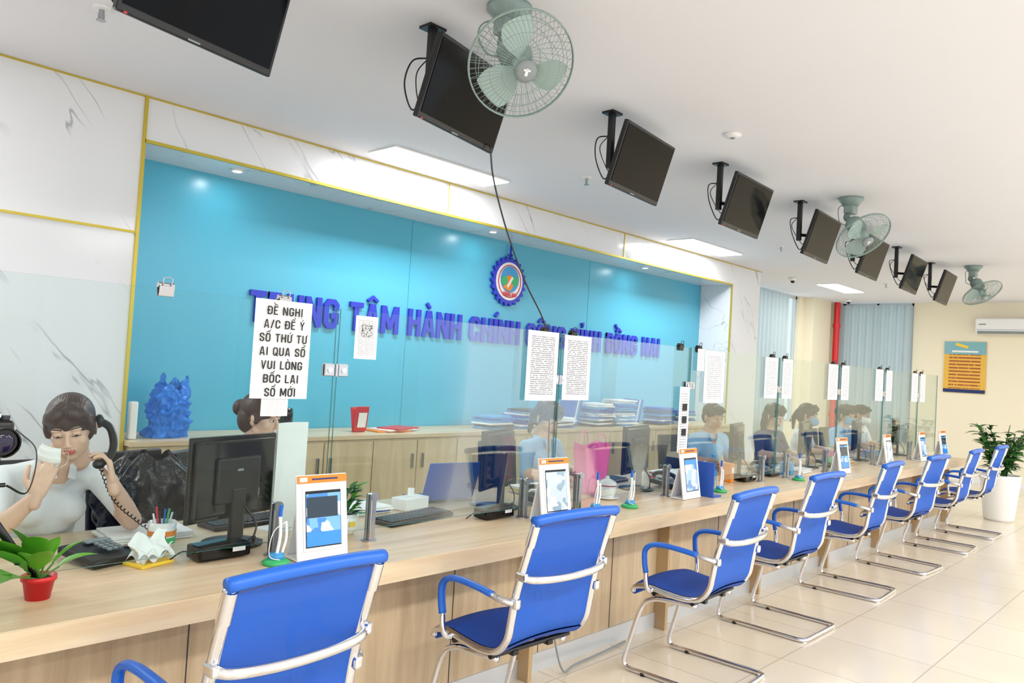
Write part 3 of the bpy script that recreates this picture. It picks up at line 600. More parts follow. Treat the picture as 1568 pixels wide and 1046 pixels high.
def phone(x,y,rz):
    mb=MB(); mb.box((0,0,.025),(.18,.2,.03),BLK,(.12,0,0),.01); 
    for r in range(4):
        for c in range(3): mb.box((.0+.022*c,-.05+.022*r,.047+.0026*r),(.015,.014,.006),GREY,(.12,0,0))
    mb.box((.03,.06,.055),(.09,.03,.004),GREY,(.12,0,0)); mb.build('desk_telephone',(x,y,.753),(0,0,rz))
phone(1.02,2.86,.3); phone(3.32,2.82,.2); phone(4.62,2.82,.2); phone(6.03,2.8,0); phone(7.4,2.80,0)
for x,y in ((3.27,2.82),(4.57,2.82),(5.98,2.8)):
    mb=MB(); mb.tube([(0,-.09,.05),(0,-.06,.072),(0,0,.08),(0,.06,.072),(0,.09,.05)],.014,BLK,seg=10); mb.build('telephone_handset',(x,y,.77))
for x,y in ((1.37,2.693),(2.80,2.693),(5.5,2.70)):
    mb=MB(); mb.box((0,0,.03),(.2,.10,.05),BLKG,None,.008); mb.box((.05,-.051,.035),(.05,.002,.015),WHT); mb.tube([(.1,0,.03),(.14,.0,.06),(.16,.03,.02)],.004,BLK,seg=6); mb.tube([(-.1,0,.03),(-.14,-.0,.04),(-.17,.03,.008)],.003,DGREY,seg=6); mb.build('card_reader',(x,y,.75),(0,0,.05))
mb=MB(); mb.lathe([(.001,0),(.042,0),(.048,.04),(.05,.10),(.046,.10),(.042,.02),(.001,.015)],CER); mb.lathe([(.0485,.02),(.0505,.045)],GRN); mb.lathe([(.0492,.05),(.0512,.07)],ORG)
for i in range(6): a=i; mb.cyl((.01*math.cos(a),.01*math.sin(a),.02),(.035*math.cos(a),.03*math.sin(a),.13+.01*(i%3)),.004,[WHT,BLUEP,RED,WHT,INK,GRN][i],seg=8)
mb.build('pen_cup',(1.26,2.93,.75))
mb=MB(); mb.box((0,0,.006),(.13,.10,.012),YEL,None,.003); 
mb.grid(lambda u,v:((u-.5)*.15+.01*math.sin(v*9),(v-.5)*.08-.0,.03+.06*v+.018*math.sin(u*11+v*4)),14,10,PAPER); mb.grid(lambda u,v:((u-.5)*.11,(v-.5)*.1,.02+.04*u+.016*math.sin(u*8-v*7)),14,10,PAPER); mb.build('paper_tissues',(1.14,2.74,.75),(0,0,.3))
def stack(x,y,z,n,mats,w=.30,d=.21,h=.009,rz=0,name='paper_stack'):
    mb=MB()
    for i in range(n): mb.box((random.uniform(-.01,.01),random.uniform(-.01,.01),h/2+.001+h*i),(w,d,h*.85),mats[i%len(mats)],(0,0,rz+random.uniform(-.1,.1)),.001)
    mb.build(name,(x,y,z))
stack(1.28,3.15,.75,3,[PAPER]); stack(2.28,3.14,.75,4,[PAPER,BLUEF,PAPER]); stack(4.95,3.0,.75,7,[PAPER,PAPER,RED]); stack(6.35,2.95,.75,5,[PAPER,BLUE2,PAPER],.24,.18); stack(6.55,2.72,.75,4,[PAPER],.21,.12); stack(7.70,2.82,.75,6,[PAPER,ORG,PAPER],.24,.18); stack(8.85,2.85,.75,8,[PAPER,BLUEF]); stack(3.55,3.10,.75,5,[PAPER,PAPER,YEL],.24,.18)
def bottle(x,y,c):
    mb=MB(); mb.lathe([(.001,0),(.032,0),(.033,.12),(.03,.15),(.013,.175),(.013,.195),(.001,.195)],WGLASS); mb.lathe([(.034,.05),(.034,.10)],c); mb.lathe([(.001,.205),(.016,.205),(.016,.19),(.001,.19)],c); mb.build('water_bottle',(x,y,.75))
bottle(5.15,2.78,BLUE2); bottle(7.22,2.74,GRN); bottle(8.62,2.75,BLUE2)
def box_item(x,y,m,sz=(.12,.09,.10),rz=0.2):
    mb=MB(); mb.box((0,0,sz[2]/2+.001),sz,m,None,.004); mb.box((0,0,sz[2]+.002),(sz[0]*.5,sz[1]*.3,.003),WHT); mb.grid(lambda u,v:((u-.5)*.05,.01*math.sin(u*6),sz[2]+.045*v),6,4,PAPER); mb.build('tissue_box',(x,y,.75),(0,0,rz))
box_item(6.28,2.72,BLUE2); box_item(7.95,3.02,PINK); box_item(2.58,3.08,WHT,(.18,.10,.06))
mb=MB(); mb.grid(lambda u,v:((u-.5)*.17,.02*math.sin(u*3),.04+v*.42),8,4,PAPER); mb.box((0,.02,.22),(.15,.01,.42),WHT,(-.05,0,0)); mb.box((0,.05,.004),(.16,.12,.008),WHT); mb.build('document_stand',(1.80,2.95,.75),(0,0,.2))
mb=MB(); mb.lathe([(.001,0),(.04,0),(.055,.03),(.06,.09),(.054,.09),(.05,.075),(.001,.072)],CER); mb.cyl((0,0,.06),(0,0,.076),.05,SOIL)
for i in range(46):
    a=random.uniform(0,6.28); el=random.uniform(.3,1.4); r=random.uniform(.0,.05); zz=random.uniform(.08,.19)
    mb.leaf((r*math.cos(a),r*math.sin(a),zz),(math.cos(a),math.sin(a),el),random.uniform(.05,.09),.03,random.choice([GREENM,GREENL,GREEND]))
for i in range(8): a=i*.8; mb.cyl((0,0,.07),(.04*math.cos(a),.04*math.sin(a),.17),.002,GREEND,seg=5)
mb.box((0,-.058,.05),(.03,.004,.02),YEL); mb.build('potted_plant',(1.97,2.78,.75))
mb=MB(); mb.lathe([(.001,0),(.032,0),(.042,.055),(.047,.055),(.047,.068),(.041,.068),(.038,.055),(.001,.053)],RED); mb.cyl((0,0,.045),(0,0,.058),.037,SOIL)
L=[((-.8,-.3,.7),.30,.10),((-.3,-.7,.7),.23,.09),((.5,-.3,.8),.14,.055),((-.9,-.05,.9),.28,.09),((-1,-.1,.3),.28,.095),((.1,-.4,.9),.15,.06),((-.7,-.6,.3),.28,.09),((.7,-.2,.5),.13,.05),((-.9,-.4,1.1),.27,.09),((-.3,-.6,1.1),.20,.08),((-.5,-.1,1.2),.19,.07)]
for d,l,wd in L:
    dd=V(d).normalized(); mb.cyl((0,0,.055),dd*.06+V((0,0,.055)),.003,GREENM,seg=5); mb.leaf(dd*.05+V((0,0,.055)),d,l,wd,GREENL,.3)
mb.build('potted_plant',(.745,2.54,.75))
mb=MB(); mb.lathe([(.001,0),(.035,0),(.05,.03),(.056,.085),(.052,.085),(.045,.02),(.001,.02)],CER); mb.lathe([(.06,.085),(.055,.10),(.03,.115),(.012,.122),(.012,.135),(.001,.137)],CER); mb.lathe([(.0565,.078),(.0575,.084)],RED); mb.tube([(.05,0,.07),(.085,0,.065),(.08,0,.03),(.045,0,.025)],.006,CER,seg=8)
mb.lathe([(.001,0),(.05,.0),(.075,.012),(.073,.014),(.001,.006)],CER); mb.build('lidded_teacup',(3.82,2.75,.75))
mb=MB()
def pk(u,v):
    a=u*2*math.pi; s=1+.12*v; e=.5
    cx=math.copysign(abs(math.cos(a))**e,math.cos(a)); sy=math.copysign(abs(math.sin(a))**e,math.sin(a))
    return (.11*cx*s+.008*math.sin(9*a+v*5),.065*sy*s+.006*math.sin(7*a),.30*v+.015*math.sin(3*a)*v)
mb.grid(pk,40,12,PINK)
for s in (-1,1): mb.tube([(-.05,s*.075,.28),(-.03,s*.07,.36),(.03,s*.07,.36),(.05,s*.075,.28)],.004,PINK,seg=6)
mb.build('pink_gift_bag',(3.93,2.96,.75))
mb=MB(); mb.box((0,0,.008),(.32,.22,.015),DGREY,None,.004); mb.box((0,-.14,.12),(.32,.01,.22),BLUEF,(.35,0,0),.004); mb.box((0,-.133,.12),(.29,.004,.19),BLKG,(.35,0,0)); mb.build('laptop',(2.89,3.22,.75),(0,0,-.2))
mb=MB(); mb.box((0,0,.11),(.012,.17,.22),BLUEF,None,.003); mb.box((.05,.0,.006),(.1,.17,.012),BLUEF); mb.box((.045,.08,.09),(.09,.012,.18),BLUEF); mb.build('document_holder',(4.50,2.50,.75))
mb=MB(); mb.box((0,0,.07),(.05,.10,.14),ORG,None,.004); mb.box((0,-.052,.09),(.03,.003,.04),WHT); mb.build('leaflet_box',(5.30,2.75,.75))
mb=MB(); mb.box((0,0,.11),(.12,.01,.20),RED,(.15,0,0),.002); mb.box((0,-.012,.10),(.08,.002,.12),PAPER,(.15,0,0)); mb.box((0,.05,.1),(.12,.01,.2),RED,(-.2,0,0)); mb.build('desk_calendar',(3.75,5.15,.9))
mb=MB()
for i,m in enumerate((ORG,PAPER,RED)): mb.box((.06*i,0,.006+.01*i),(.34,.22,.01),m,(0,0,.2*i))
mb.build('paper_stack',(4.05,5.2,.9))
for j,(x,n) in enumerate(((5.3,6),(5.75,9),(6.25,5),(6.95,12),(7.38,14),(8.2,10),(8.7,8))):
    mb=MB()
    for i in range(n): mb.box((random.uniform(-.02,.02),random.uniform(-.02,.02),.012+.021*i),(.33,.24,.018),random.choice([PAPER,BLUEF,BLUE2,PAPER,BLUEF,DGREY]),(0,0,random.uniform(-.3,.3)),.002)
    mb.build('folder_stack',(x,5.2,.9))
for j,x in enumerate((6.55,7.72)):
    mb=MB()
    for i in range(4): mb.box((.03*i,0,.16),(.02,.22,.28),[BLUEF,WHT,BLUE2,BLUEF][i],(0,.25,0),.002)
    mb.build('ring_binders',(x,5.3,.9))
mb=MB(); mb.lathe([(.001,0),(.05,0),(.05,.15),(.045,.19),(.001,.195)],BLKG); mb.build('thermos_flask',(3.1,5.2,.9))
mb=MB(); mb.box((0,0,.12),(.05,.05,.24),WHT,None,.01); mb.build('air_freshener',(1.955,5.1,.9))
def bag(name,mat,loc,rx,ry,hz,tie=True,seed=1,crumple=.0):
    rnd=random.Random(seed); ph=[rnd.uniform(0,6) for _ in range(6)]
    mb=MB()
    def fn(u,v):
        a=u*2*math.pi; pr=math.sin(math.pi*min(.97,v*.55+.2))**.6*(1-.40*max(0,v-.72)/.28)
        wob=1+.10*math.sin(5*a+ph[0]+4*v)+.07*math.sin(11*a+ph[1]-9*v)+.05*math.sin(17*a+ph[2]+15*v)
        zz=hz*v+.02*math.sin(5*a+ph[3])*v
        if crumple:
            q=V((math.cos(a)*1.6,math.sin(a)*1.6,v*2.6+seed)); r1=noise.noise(q*1.3); r2=abs(noise.noise(q*2.7)); r3=abs(noise.noise(q*5.5))
            wob=1+crumple*(.9*r1+1.1*r2+.5*r3-.45); pr=(1-.16*v)*(1-.28*max(0,v-.75)/.25)*(.82+.18*min(1,v*5))
            zz=hz*v*(1+.22*noise.noise(q*.9))
        return (rx*pr*wob*math.cos(a)+(.03*v if crumple else 0),ry*pr*wob*math.sin(a),zz)
    mb.grid(fn,120,50,mat)
    if tie:
        for s,h in ((-1,.20),(1,.10)): mb.grid(lambda u,v:(s*(.04+.035*v)+.03*(u-.5)+.03+.012*math.sin(v*8),.02*math.sin(v*9+u*5),hz*.85+hz*h*1.4*v+.02*math.sin(u*7)),8,10,mat)
    return mb.build(name,loc)
bag('blue_plastic_bag',BAGB,(2.20,5.18,.902),.145,.11,.36,True,2,.42)
mb=MB(); mb.box((0,0,0),(.20,.9,.27),WHT,None,.03,3); mb.box((-.09,0,-.11),(.06,.82,.03),GREY,(0,.5,0),.005); mb.box((-.101,0,-.06),(.003,.86,.006),GREY); mb.box((-.102,.34,.03),(.003,.10,.02),GREY); mb.build('air_conditioner',(15.0,2.86,2.65))
mb=MB(); mb.box((0,0,0),(.02,.64,.88),POSTY)
mb.box((-.012,0,.33),(.004,.64,.22),pbr('poster_blue','#7fb4bd',.4)); mb.box((-.012,0,-.41),(.004,.64,.06),NAVY); mb.box((-.015,.05,.37),(.003,.2,.045),YEL,(.3,0,0)); mb.box((-.015,0,.27),(.003,.40,.03),WHT)
mb.build('wall_poster',(15.085,3.48,1.95))
mb=MB(); mb.lathe([(.001,0),(.15,0),(.165,.03),(.215,.50),(.225,.55),(.205,.55),(.195,.50),(.001,.49)],CER,seg=36); mb.cyl((0,0,.44),(0,0,.50),.195,SOIL,seg=30)
for i in range(18):
    a=random.uniform(0,6.28); sp=random.uniform(.08,.36); hh=random.uniform(.35,.68)
    pts=[(.05*math.cos(a),.05*math.sin(a),.48),(sp*.5*math.cos(a),sp*.5*math.sin(a),.48+hh*.6),(sp*math.cos(a),sp*math.sin(a),.48+hh)]
    mb.tube(pts,(.009,.004),GREEND,seg=6,n=5)
    for k in range(20):
        t=random.uniform(.25,1); p=V(pts[0]).lerp(V(pts[2]),t); b=random.uniform(0,6.28)
        mb.leaf(p,(math.cos(b),math.sin(b),random.uniform(.1,.9)),random.uniform(.12,.19),.065,random.choice([GREEND,GREENM,GREEND]),.35)
mb.build('potted_plant',(10.97,2.10,0))
mb=MB(); top=V((0,0,.30))
for fx,fy in ((.20,.10),(-.17,.07),(-.09,-.18)):
    mb.tube([top,V((fx*.55,fy*.55,.14)),V((fx,fy,.012))],(.013,.008),BLK,seg=8,n=1); mb.ell((fx,fy,.012),.012,BLK)
    mb.cyl((fx*.5,fy*.5,.145),(fx*.58,fy*.58,.12),.015,DGREY)
mb.cyl((0,0,.27),(0,0,.38),.016,BLK); mb.ell((0,0,.395),.022,DGREY); mb.box((0,0,.42),(.06,.05,.012),BLK,None,.004); mb.cyl((.0,0,.35),(.05,.0,.35),.006,BLK)
mb.T=Matrix.Translation((-.005,0,.48))@Matrix.Rotation(.15,4,'Z')
mb.box((0,.02,0),(.14,.06,.095),BLK,None,.014,3); mb.box((-.052,-.015,-.005),(.034,.04,.085),BLK,None,.012,3); mb.box((0,.01,.058),(.06,.06,.035),BLK,None,.012,3)
mb.cyl((.01,-.01,-.004),(.01,-.05,-.004),.036,BLK,seg=28); mb.cyl((.01,-.05,-.004),(.01,-.09,-.004),.038,DGREY,seg=28); mb.cyl((.01,-.09,-.004),(.01,-.093,-.004),.036,BLKG,seg=28); mb.lathe([(.036,0),(.039,.002),(.039,.008),(.034,.01)],BLKG,M=Matrix.Translation((.01,-.09,-.004))@Matrix.Rotation(math.pi/2,4,'X'))
mb.ell((.01,-.089,-.004),(.028,.008,.028),pbr('lens_glass','#1a1430',.03)); mb.cyl((.05,.02,.047),(.05,.02,.058),.015,DGREY); mb.box((0,-.022,.062),(.05,.003,.010),WHT)
mb.T=Matrix(); mb.tube([(.07,.02,.50),(.12,.0,.44),(.10,-.02,.33),(.05,-.01,.35)],.005,BLK,seg=6,flat=.3)
mb.build('tripod_camera',(.57,2.46,.75))

# ------------------------------------------------------------------ people
def remesh(mb,vox,it,matfn,mats,name):
    o=mb.build('tmp'); r=o.modifiers.new('r','REMESH'); r.mode='VOXEL'; r.voxel_size=vox; r.use_smooth_shade=True
    sm=o.modifiers.new('s','SMOOTH'); sm.factor=.5; sm.iterations=it
    dg=bpy.context.evaluated_depsgraph_get(); dg.update(); me=bpy.data.meshes.new_from_object(o.evaluated_get(dg)); bpy.data.objects.remove(o)
    me.name=name; me.materials.clear()
    for m in mats: me.materials.append(m)
    for p in me.polygons: p.use_smooth=True; p.material_index=matfn(p.center)
    return me
def segd(p,a,b):
    ab=b-a; t=max(0,min(1,(p-a).dot(ab)/ab.length_squared)); return (p-(a+ab*t)).length,t
def head_mesh(skin,female):
    mb=MB(); S=skin
    mb.ell((0,.012,.022),(.074,.093,.088),S,seg=28,rings=18)
    mb.ell((0,-.026,-.035),(.057,.056,.076),S,seg=24,rings=16)
    mb.ell((0,-.050,-.090),(.022,.022,.018) if female else (.026,.024,.020),S)
    for s in (-1,1):
        mb.ell((s*.034,-.047,-.026),(.026,.027,.030) if female else (.026,.028,.028),S)
        mb.ell((s*.040,-.012,-.062),(.016,.033,.024) if female else (.020,.035,.027),S,(.4,0,0))
        mb.ell((s*.03,-.074,.028),(.024,.011,.009),S)
        mb.ell((s*.0100,-.096,-.032),(.0075,.009,.0065),S)
        mb.ell((s*.077,.008,-.012),(.008,.018,.030),S,(-.15,0,s*.3)); mb.ell((s*.082,.014,-.002),(.005,.016,.02),S,(-.1,0,s*.5))
    mb.cap((0,-.076,.018),(0,-.100,-.026),.0065,.0100,S)
    mb.ell((0,-.079,-.057),(.022,.012,.0068),S); mb.ell((0,-.077,-.067),(.018,.012,.0075),S)
    mb.cap((0,.015,-.06),(0,.03,-.15),.050 if not female else .043,.054 if not female else .046,S)
    def mf(p): 
        return 1 if (p.y<-.076 and -.073<p.z<-.0520 and abs(p.x)<.020) else 0
    return remesh(mb,.0038,4,mf,[skin,LIP],'head')
HEADS={}
def hair_mesh(kind,mat):
    mb=MB(); m=mat
    if kind=='short': 
        mb.ell((0,.020,.040),(.083,.100,.086),m,seg=28,rings=18); mb.ell((0,.055,-.005),(.072,.062,.075),m); mb.ell((.0,-.045,.092),(.055,.04,.025),m); mb.ell((.03,-.06,.08),(.04,.03,.022),m,(0,.4,0))
    else:
        mb.ell((0,.020,.042),(.086,.103,.09),m,seg=28,rings=18); mb.ell((0,.06,-.015),(.078,.062,.085),m); mb.ell((.03,-.045,.085),(.052,.045,.032),m,(0,.5,0)); mb.ell((-.035,-.045,.08),(.048,.045,.032),m,(0,-.6,0))
        for s in (-1,1): mb.cap((s*.07,-.03,.05),(s*.078,-.012,-.02),.016,.010,m)
        for k in range(7):
            t=k/6; mb.tube([(.01,-.045+.02*t,.128-.004*k),(.05+.012*t,-.062+.045*t,.095),(.078,-.048+.05*t,.03),(.082,-.02+.05*t,-.02)],(.010,.005),m,seg=8,n=4)
            mb.tube([(-.005,-.045+.02*t,.128-.004*k),(-.045-.012*t,-.062+.045*t,.095),(-.077,-.045+.05*t,.03),(-.082,-.02+.05*t,-.02)],(.010,.005),m,seg=8,n=4)
        if kind=='bun': mb.ell((0,.125,.02),(.045,.04,.045),m); mb.cap((0,.1,.02),(0,.07,.02),.03,.04,m)
        if kind=='tail': mb.cap((0,.11,.02),(0,.14,-.06),.03,.028,m); mb.cap((0,.14,-.06),(0,.12,-.18),.028,.014,m)
        if kind=='long':
            for s in (-1,1): mb.cap((s*.07,.03,-.01),(s*.075,.03,-.15),.028,.022,m)
            mb.ell((0,.07,-.08),(.075,.035,.10),m)
    return remesh(mb,.0045,1,lambda p:0,[m],'hair')
HC={}
def add_head(parent,loc,rot,skin,hair,kind,mask=None,closed=False):
    k=(skin.name,kind in('bun','tail','long'))
    if k not in HEADS: HEADS[k]=head_mesh(skin,k[1])
    hk=(kind,hair.name)
    if hk not in HC: HC[hk]=hair_mesh(kind,hair)
    e=bpy.data.objects.new('head_group',None); e.empty_display_size=.05; col.objects.link(e); e.parent=parent; e.location=loc; e.rotation_euler=rot
    inst('head',HEADS[k],(0,0,0),parent=e); inst('hair',HC[hk],(0,0,0),parent=e)
    mb=MB()
    for s in (-1,1):
        mb.ell((s*.031,-.0715,.006),(.0135,.009,.0085 if not closed else .007),EYEW); mb.ell((s*.031,-.0795,.004),(.006,.003,.006 if not closed else .0045),EYEB)
        mb.ell((s*.031,-.075,.0125),(.0155,.0085,.006 if not closed else .010),skin); mb.tube([(s*.015,-.0825,.010 if not closed else .004),(s*.031,-.086,.013 if not closed else .003),(s*.047,-.076,.009 if not closed else .003)],.0013,EYEB,seg=5,n=3)
        mb.tube([(s*.014,-.0855,.031),(s*.03,-.0865,.037),(s*.05,-.073,.031)],.0020,hair,seg=6,n=4,flat=1.2)
    mb.build('eyes_and_brows',parent=e)
    if mask:
        mb=MB()
        def fn(u,v):
            a=(u-.5)*2.5; z=-.098+.088*v; pr=.010*math.sin(math.pi*v)
            ry=.100+pr+(.008 if .3<v<.8 else 0)-(.018 if v<.15 else 0); return ((.070+pr*.3)*math.sin(a),-ry*math.cos(a)-.008+.0,z)
        mb.grid(fn,24,12,mask)
        for s in (-1,1):
            for z in (-.018,-.088): mb.tube([(s*.066,-.035,z),(s*.082,.0,-.01 if z>-.05 else -.035),(s*.083,.02,.0)],.001,WHT,seg=5,n=4)
        mb.build('face_mask',parent=e)
    return e
def hand(mbx,wrist,d,nrm,side,curl,skin,spread=.12):
    w=V(wrist); d=V(d).normalized(); n=V(nrm); n=(n-d*n.dot(d)).normalized(); s=d.cross(n).normalized()*side
    mbx.cap(w-d*.03,w+d*.012,.022,.022,skin,10)
    for k,o in enumerate((-.027,-.009,.009,.027)):
        mbx.cap(w+d*.008+s*o*.55,w+d*.078+s*o,.0135,.0108,skin,10)
    lens=(.062,.078,.083,.074)
    for k,o in enumerate((-.029,-.0098,.0098,.029)):
        L_=lens[k]; p=w+d*(.074+.006*(1 if k in(1,2) else 0))+s*o; ang=curl[0]; r=.0088
        for j,fr in enumerate((.46,.31,.23)):
            dirn=(d*math.cos(ang)+n*math.sin(ang)+s*(o*spread*8*.4)).normalized(); q=p+dirn*L_*fr*1.05
            mbx.cap(p,q,r,r*.92,skin,10); p=q; r*=.92; ang+=curl[1]
    p=w+d*.02+s*.026; dv=(d*.65+s*.62+n*.35).normalized(); q=p+dv*.042; mbx.cap(p,q,.0135,.011,skin,10)
    dv2=(d*.9+s*.15+n*.45).normalized(); q2=q+dv2*.032; mbx.cap(q,q2,.0105,.0095,skin,10); mbx.cap(q2,q2+dv2*.022,.0095,.0075,skin,10)
def person(name,loc,yaw,shirt,skin,hair,kind,mask=None,J=None,hrot=(0,0,0),sleeve=.5,hands=None,closed=False,fem=True):
    e=empty(name,loc,(0,0,yaw))
    j=dict(pel=(0,.0,.54),waist=(0,0,.68),chest=(0,-.03,.86),nb=(0,-.055,1.0),head=(0,-.09,1.165),
      shR=(-.165,-.04,.965),elR=(-.235,-.10,.80),wrR=(-.13,-.34,.80),shL=(.165,-.04,.965),elL=(.235,-.10,.80),wrL=(.13,-.34,.80),
      kR=(-.10,-.42,.50),kL=(.10,-.42,.50),aR=(-.10,-.42,.09),aL=(.10,-.42,.09))
    if J: j.update(J)
    j={k:V(v) for k,v in j.items()}; mb=MB(); S=shirt
    wf=.92 if fem else 1.05
    mb.ell(j['pel'],(.165*wf,.12,.11),S); mb.ell(j['waist'],(.135*wf,.10,.13),S); mb.ell(j['waist'].lerp(j['chest'],.5),(.145*wf,.105,.13),S); mb.ell(j['chest'],(.16*wf,.11,.14),S)
    mb.ell(j['chest']+V((0,.0,.07)),(.15*wf,.085,.08),S)
    if fem:
        for s in (-1,1): mb.ell(j['chest']+V((s*.07,-.075,-.01)),(.06,.055,.06),S)
    mb.cap(j['nb']-V((0,0,.03)),j['nb'].lerp(j['head'],.45),.062,.050,S)
    for q in 'RL':
        sh,el,wr=j['sh'+q],j['el'+q],j['wr'+q]
        mb.cap(j['chest']+V((0,.01,.09)),sh,.07,.060*wf,S); mb.cap(j['nb']-V((0,0,.0)),sh,.048,.052*wf,S); mb.cap(sh,sh.lerp(el,.5),.060*wf,.050*wf,S); mb.cap(sh.lerp(el,.5),el,.050*wf,.040,S)
        mb.cap(el,el.lerp(wr,.35),.039,.037,S); mb.cap(el.lerp(wr,.35),wr,.037,.024,S)
        k,a=j['k'+q],j['a'+q]; hp=j['pel']+V((-.085 if q=='R' else .085,-.03,-.02))
        mb.cap(hp,k,.085,.058,S); mb.cap(k,a,.055,.036,S); mb.cap(a+V((0,.03,-.04)),a+V((0,-.15,-.055)),.038,.028,S)
    def mf(p):
        for q in 'RL':
            sh,el,wr=j['sh'+q],j['el'+q],j['wr'+q]
            d1,t1=segd(p,sh,el); d2,t2=segd(p,el,wr)
            if min(d1,d2)<.062 and (p-j['chest']).length>.14:
                if d2<d1:
                    if .5+.5*t2>sleeve: return 1
                else:
                    if .5*t1>sleeve: return 1
            k,a=j['k'+q],j['a'+q]; hp=j['pel']
            if segd(p,k,a)[0]<.075: return 3 if p.z<.09 else 2
            if segd(p,hp,k)[0]<.13 and p.y<j['pel'].y-.10: return 2
        if p.z<j['pel'].z+.03: return 2
        dn,tn=segd(p,j['nb'],j['head'])
        if dn<.062 and p.z>j['nb'].z+.012: return 1
        if (p-(j['nb']+V((0,-.065,-.02)))).length<.045: return 1
        return 0
    me=remesh(mb,.0105,6,mf,[shirt,skin,PANTS,BLK],'body'); inst('body',me,(0,0,0),parent=e)
    mb=MB(); nb=j['nb']+V((0,.0,.02))
    mb.tube([nb+V((math.cos(a)*.062,math.sin(a)*.058,.012*math.sin(a)+.0)) for a in [-.95+i*(math.pi+1.9)/9 for i in range(10)]],.009,shirt,seg=8,n=3,flat=1.8)
    for s in (-1,1): mb.grid(lambda u,v:(nb.x+s*(.03+.030*u-.012*v),nb.y-.055-.018*v-.012*(1-u),nb.z+.006-.055*v-.012*u*v),4,6,shirt)
    mb.build('collar',parent=e)
    mb=MB()
    for q,sd in (('R',1),('L',-1)):
        h=(hands or {}).get(q)
        el,wr=j['el'+q],j['wr'+q]
        if h: hand(mb,wr,h[0],h[1],h[2],h[3],skin)
        else: hand(mb,wr,V(((wr-el).x*.3,-1,-.05)),(0,0,-1),-sd,(.25,.3),skin)
    me=remesh(mb,.0042,3,lambda p:0,[skin],'hands'); inst('hands',me,(0,0,0),parent=e)
    add_head(e,j['head'],hrot,skin,hair,kind,mask,closed)
    return e
def staff_chair(x,y,yaw,mat=BLK):
    mb=MB()
    for i in range(5):
        a=i*2*math.pi/5; c=(math.cos(a)*.27,math.sin(a)*.27); mb.tube([(0,0,.10),(c[0],c[1],.075)],(.022,.014),BLK,n=1); mb.cyl((c[0]-.01,c[1],.028),(c[0]+.01,c[1],.028),.028,BLK)
    mb.cyl((0,0,.08),(0,0,.40),.025,STEEL); mb.box((0,0,.405),(.46,.46,.06),mat,None,.03,3)
    mb.box((0,.27,.76),(.42,.03,.42),mat,(-.1,0,0),.014,3); mb.tube([(0,.05,.385),(0,.27,.39),(0,.30,.60)],.018,BLK)
    mb.build('office_chair',(x,y,0),(0,0,yaw))
ox,oy=1.0,3.55
def W(x,y,z): return (x-ox,y-oy,z)
J=dict(pel=W(1.0,3.55,.55),waist=W(1.0,3.52,.68),chest=W(1.0,3.42,.855),nb=W(1.01,3.345,1.01),head=W(1.025,3.255,1.17),
  shR=W(.845,3.38,.97),elR=W(.765,3.13,.82),wrR=W(.870,3.06,.955),shL=W(1.17,3.39,.97),elL=W(1.225,3.13,.82),wrL=W(1.125,3.07,.98))
person('woman_on_telephone',(ox,oy,0),0,SHIRTW,SKIN,HAIRBR,'bun',J=J,hrot=(math.radians(20),math.radians(-8),math.radians(-28)),sleeve=.40,
  hands={'R':((.25,.10,.9),(.35,.7,-.1),1,(.55,.75)),'L':((-.1,.35,.9),(-.8,.35,.1),-1,(.5,.7))},closed=True)
staff_chair(1.0,3.60,0)
mb=MB(); mb.tube([(1.115,3.235,1.20),(1.145,3.20,1.175),(1.145,3.15,1.12),(1.12,3.11,1.075),(1.085,3.10,1.05)],.0145,BLK,seg=10,n=5); mb.ell((1.115,3.23,1.198),(.016,.027,.027),BLK); mb.ell((1.08,3.10,1.05),(.022,.022,.018),BLK); mb.build('telephone_handset')
P=smoothpath([(1.085,3.10,1.04),(1.13,3.06,.92),(1.2,2.98,.84),(1.24,2.86,.80),(1.13,2.84,.79),(1.09,2.86,.785)],40); pts=[]
for i,p in enumerate(P): a=i*1.25; pts.append(p+V((math.cos(a)*.006,0,math.sin(a)*.006)))
mb=MB(); mb.tube(pts,.0022,BLK,seg=5,n=1); mb.build('telephone_cord')
mb=MB()
def mk(u,v):
    a=(u-.5)*2.2; return (.052*math.sin(a)*(1-.25*abs(v-.5)*2),-.040*math.cos(a)*(1-.5*(2*v-1)**2),.088*(v-.5)+.004*math.sin(v*25))
mb.grid(mk,20,20,MASKW)
for s in (-1,1): mb.tube([(s*.045,-.015,.03),(s*.050,.015,.02),(s*.050,.02,-.02),(s*.045,-.012,-.03)],.0011,WHT,seg=5,n=4)
mb.build('face_mask',(.925,3.125,1.085),(.25,.25,-.75))
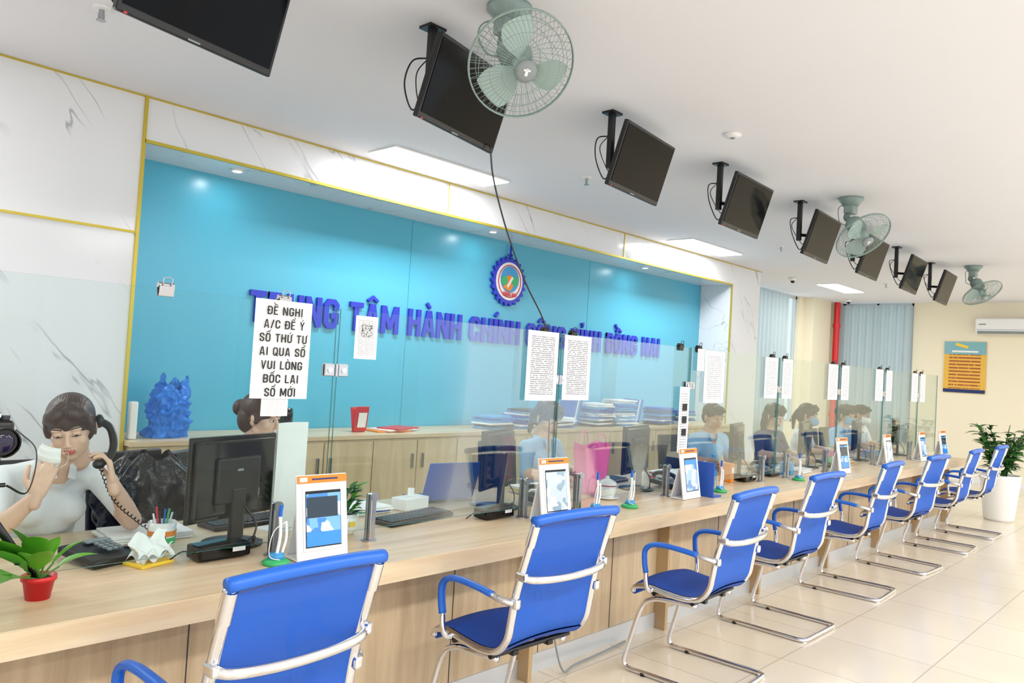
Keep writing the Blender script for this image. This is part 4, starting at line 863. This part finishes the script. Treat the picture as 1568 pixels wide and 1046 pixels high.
staff_chair(1.62,3.78,.3)
bag('black_plastic_bag',BAGK,(1.58,3.86,.53),.22,.13,.44,False,5)
person('seated_clerk',(2.0,3.75,0),math.radians(35),SHIRTL,SKIN,HAIRBR,'bun',hrot=(.2,0,0)); staff_chair(2.0,3.80,.6)
person('seated_clerk',(4.08,3.56,0),math.radians(5),SHIRTB,SKIN,HAIRBR,'tail',hrot=(.45,0,-.2)); staff_chair(4.08,3.62,.1)
person('seated_clerk',(6.20,3.44,0),math.radians(-15),SHIRTB,SKIN2,HAIRBK,'short',fem=False,hrot=(.2,0,-.1)); staff_chair(6.20,3.50,-.2)
person('seated_clerk',(7.45,3.46,0),math.radians(-10),SHIRTD,SKIN,HAIRBK,'long',hrot=(.3,0,0)); staff_chair(7.45,3.52,0)
person('seated_clerk',(8.35,3.5,0),math.radians(10),SHIRTW,SKIN,HAIRBK,'tail',mask=MASKB,hrot=(.2,0,0)); staff_chair(8.35,3.56,0)
person('seated_clerk',(9.35,3.44,0),math.radians(-15),SHIRTB,SKIN,HAIRBK,'bun',mask=MASKB,hrot=(.15,0,0)); staff_chair(9.35,3.50,0)
person('seated_clerk',(10.0,3.50,0),math.radians(-5),SHIRTW,SKIN2,HAIRBK,'short',mask=MASKW,fem=False,hrot=(.25,0,0)); staff_chair(10.0,3.56,0)

# ------------------------------------------------------------------ camera
d1=V((.6836,.0637,.7271)).normalized(); d2=V((-.7274,-.0225,.6858)); d2=(d2-d1*d2.dot(d1)).normalized(); up=d1.cross(d2)
right=V((d1.x,d2.x,up.x)); down=V((d1.y,d2.y,up.y)); fwd=V((d1.z,d2.z,up.z))
cam=bpy.data.cameras.new('camera'); cam.sensor_width=36; cam.lens=27.25; cam.clip_start=.05
co=bpy.data.objects.new('camera',cam); col.objects.link(co)
R=Matrix((right,-down,-fwd)).transposed().to_4x4(); co.matrix_world=Matrix.Translation((0,0,1.51))@R
scene.camera=co
scene.view_settings.view_transform='Standard'; scene.view_settings.look='None'; scene.view_settings.exposure=0
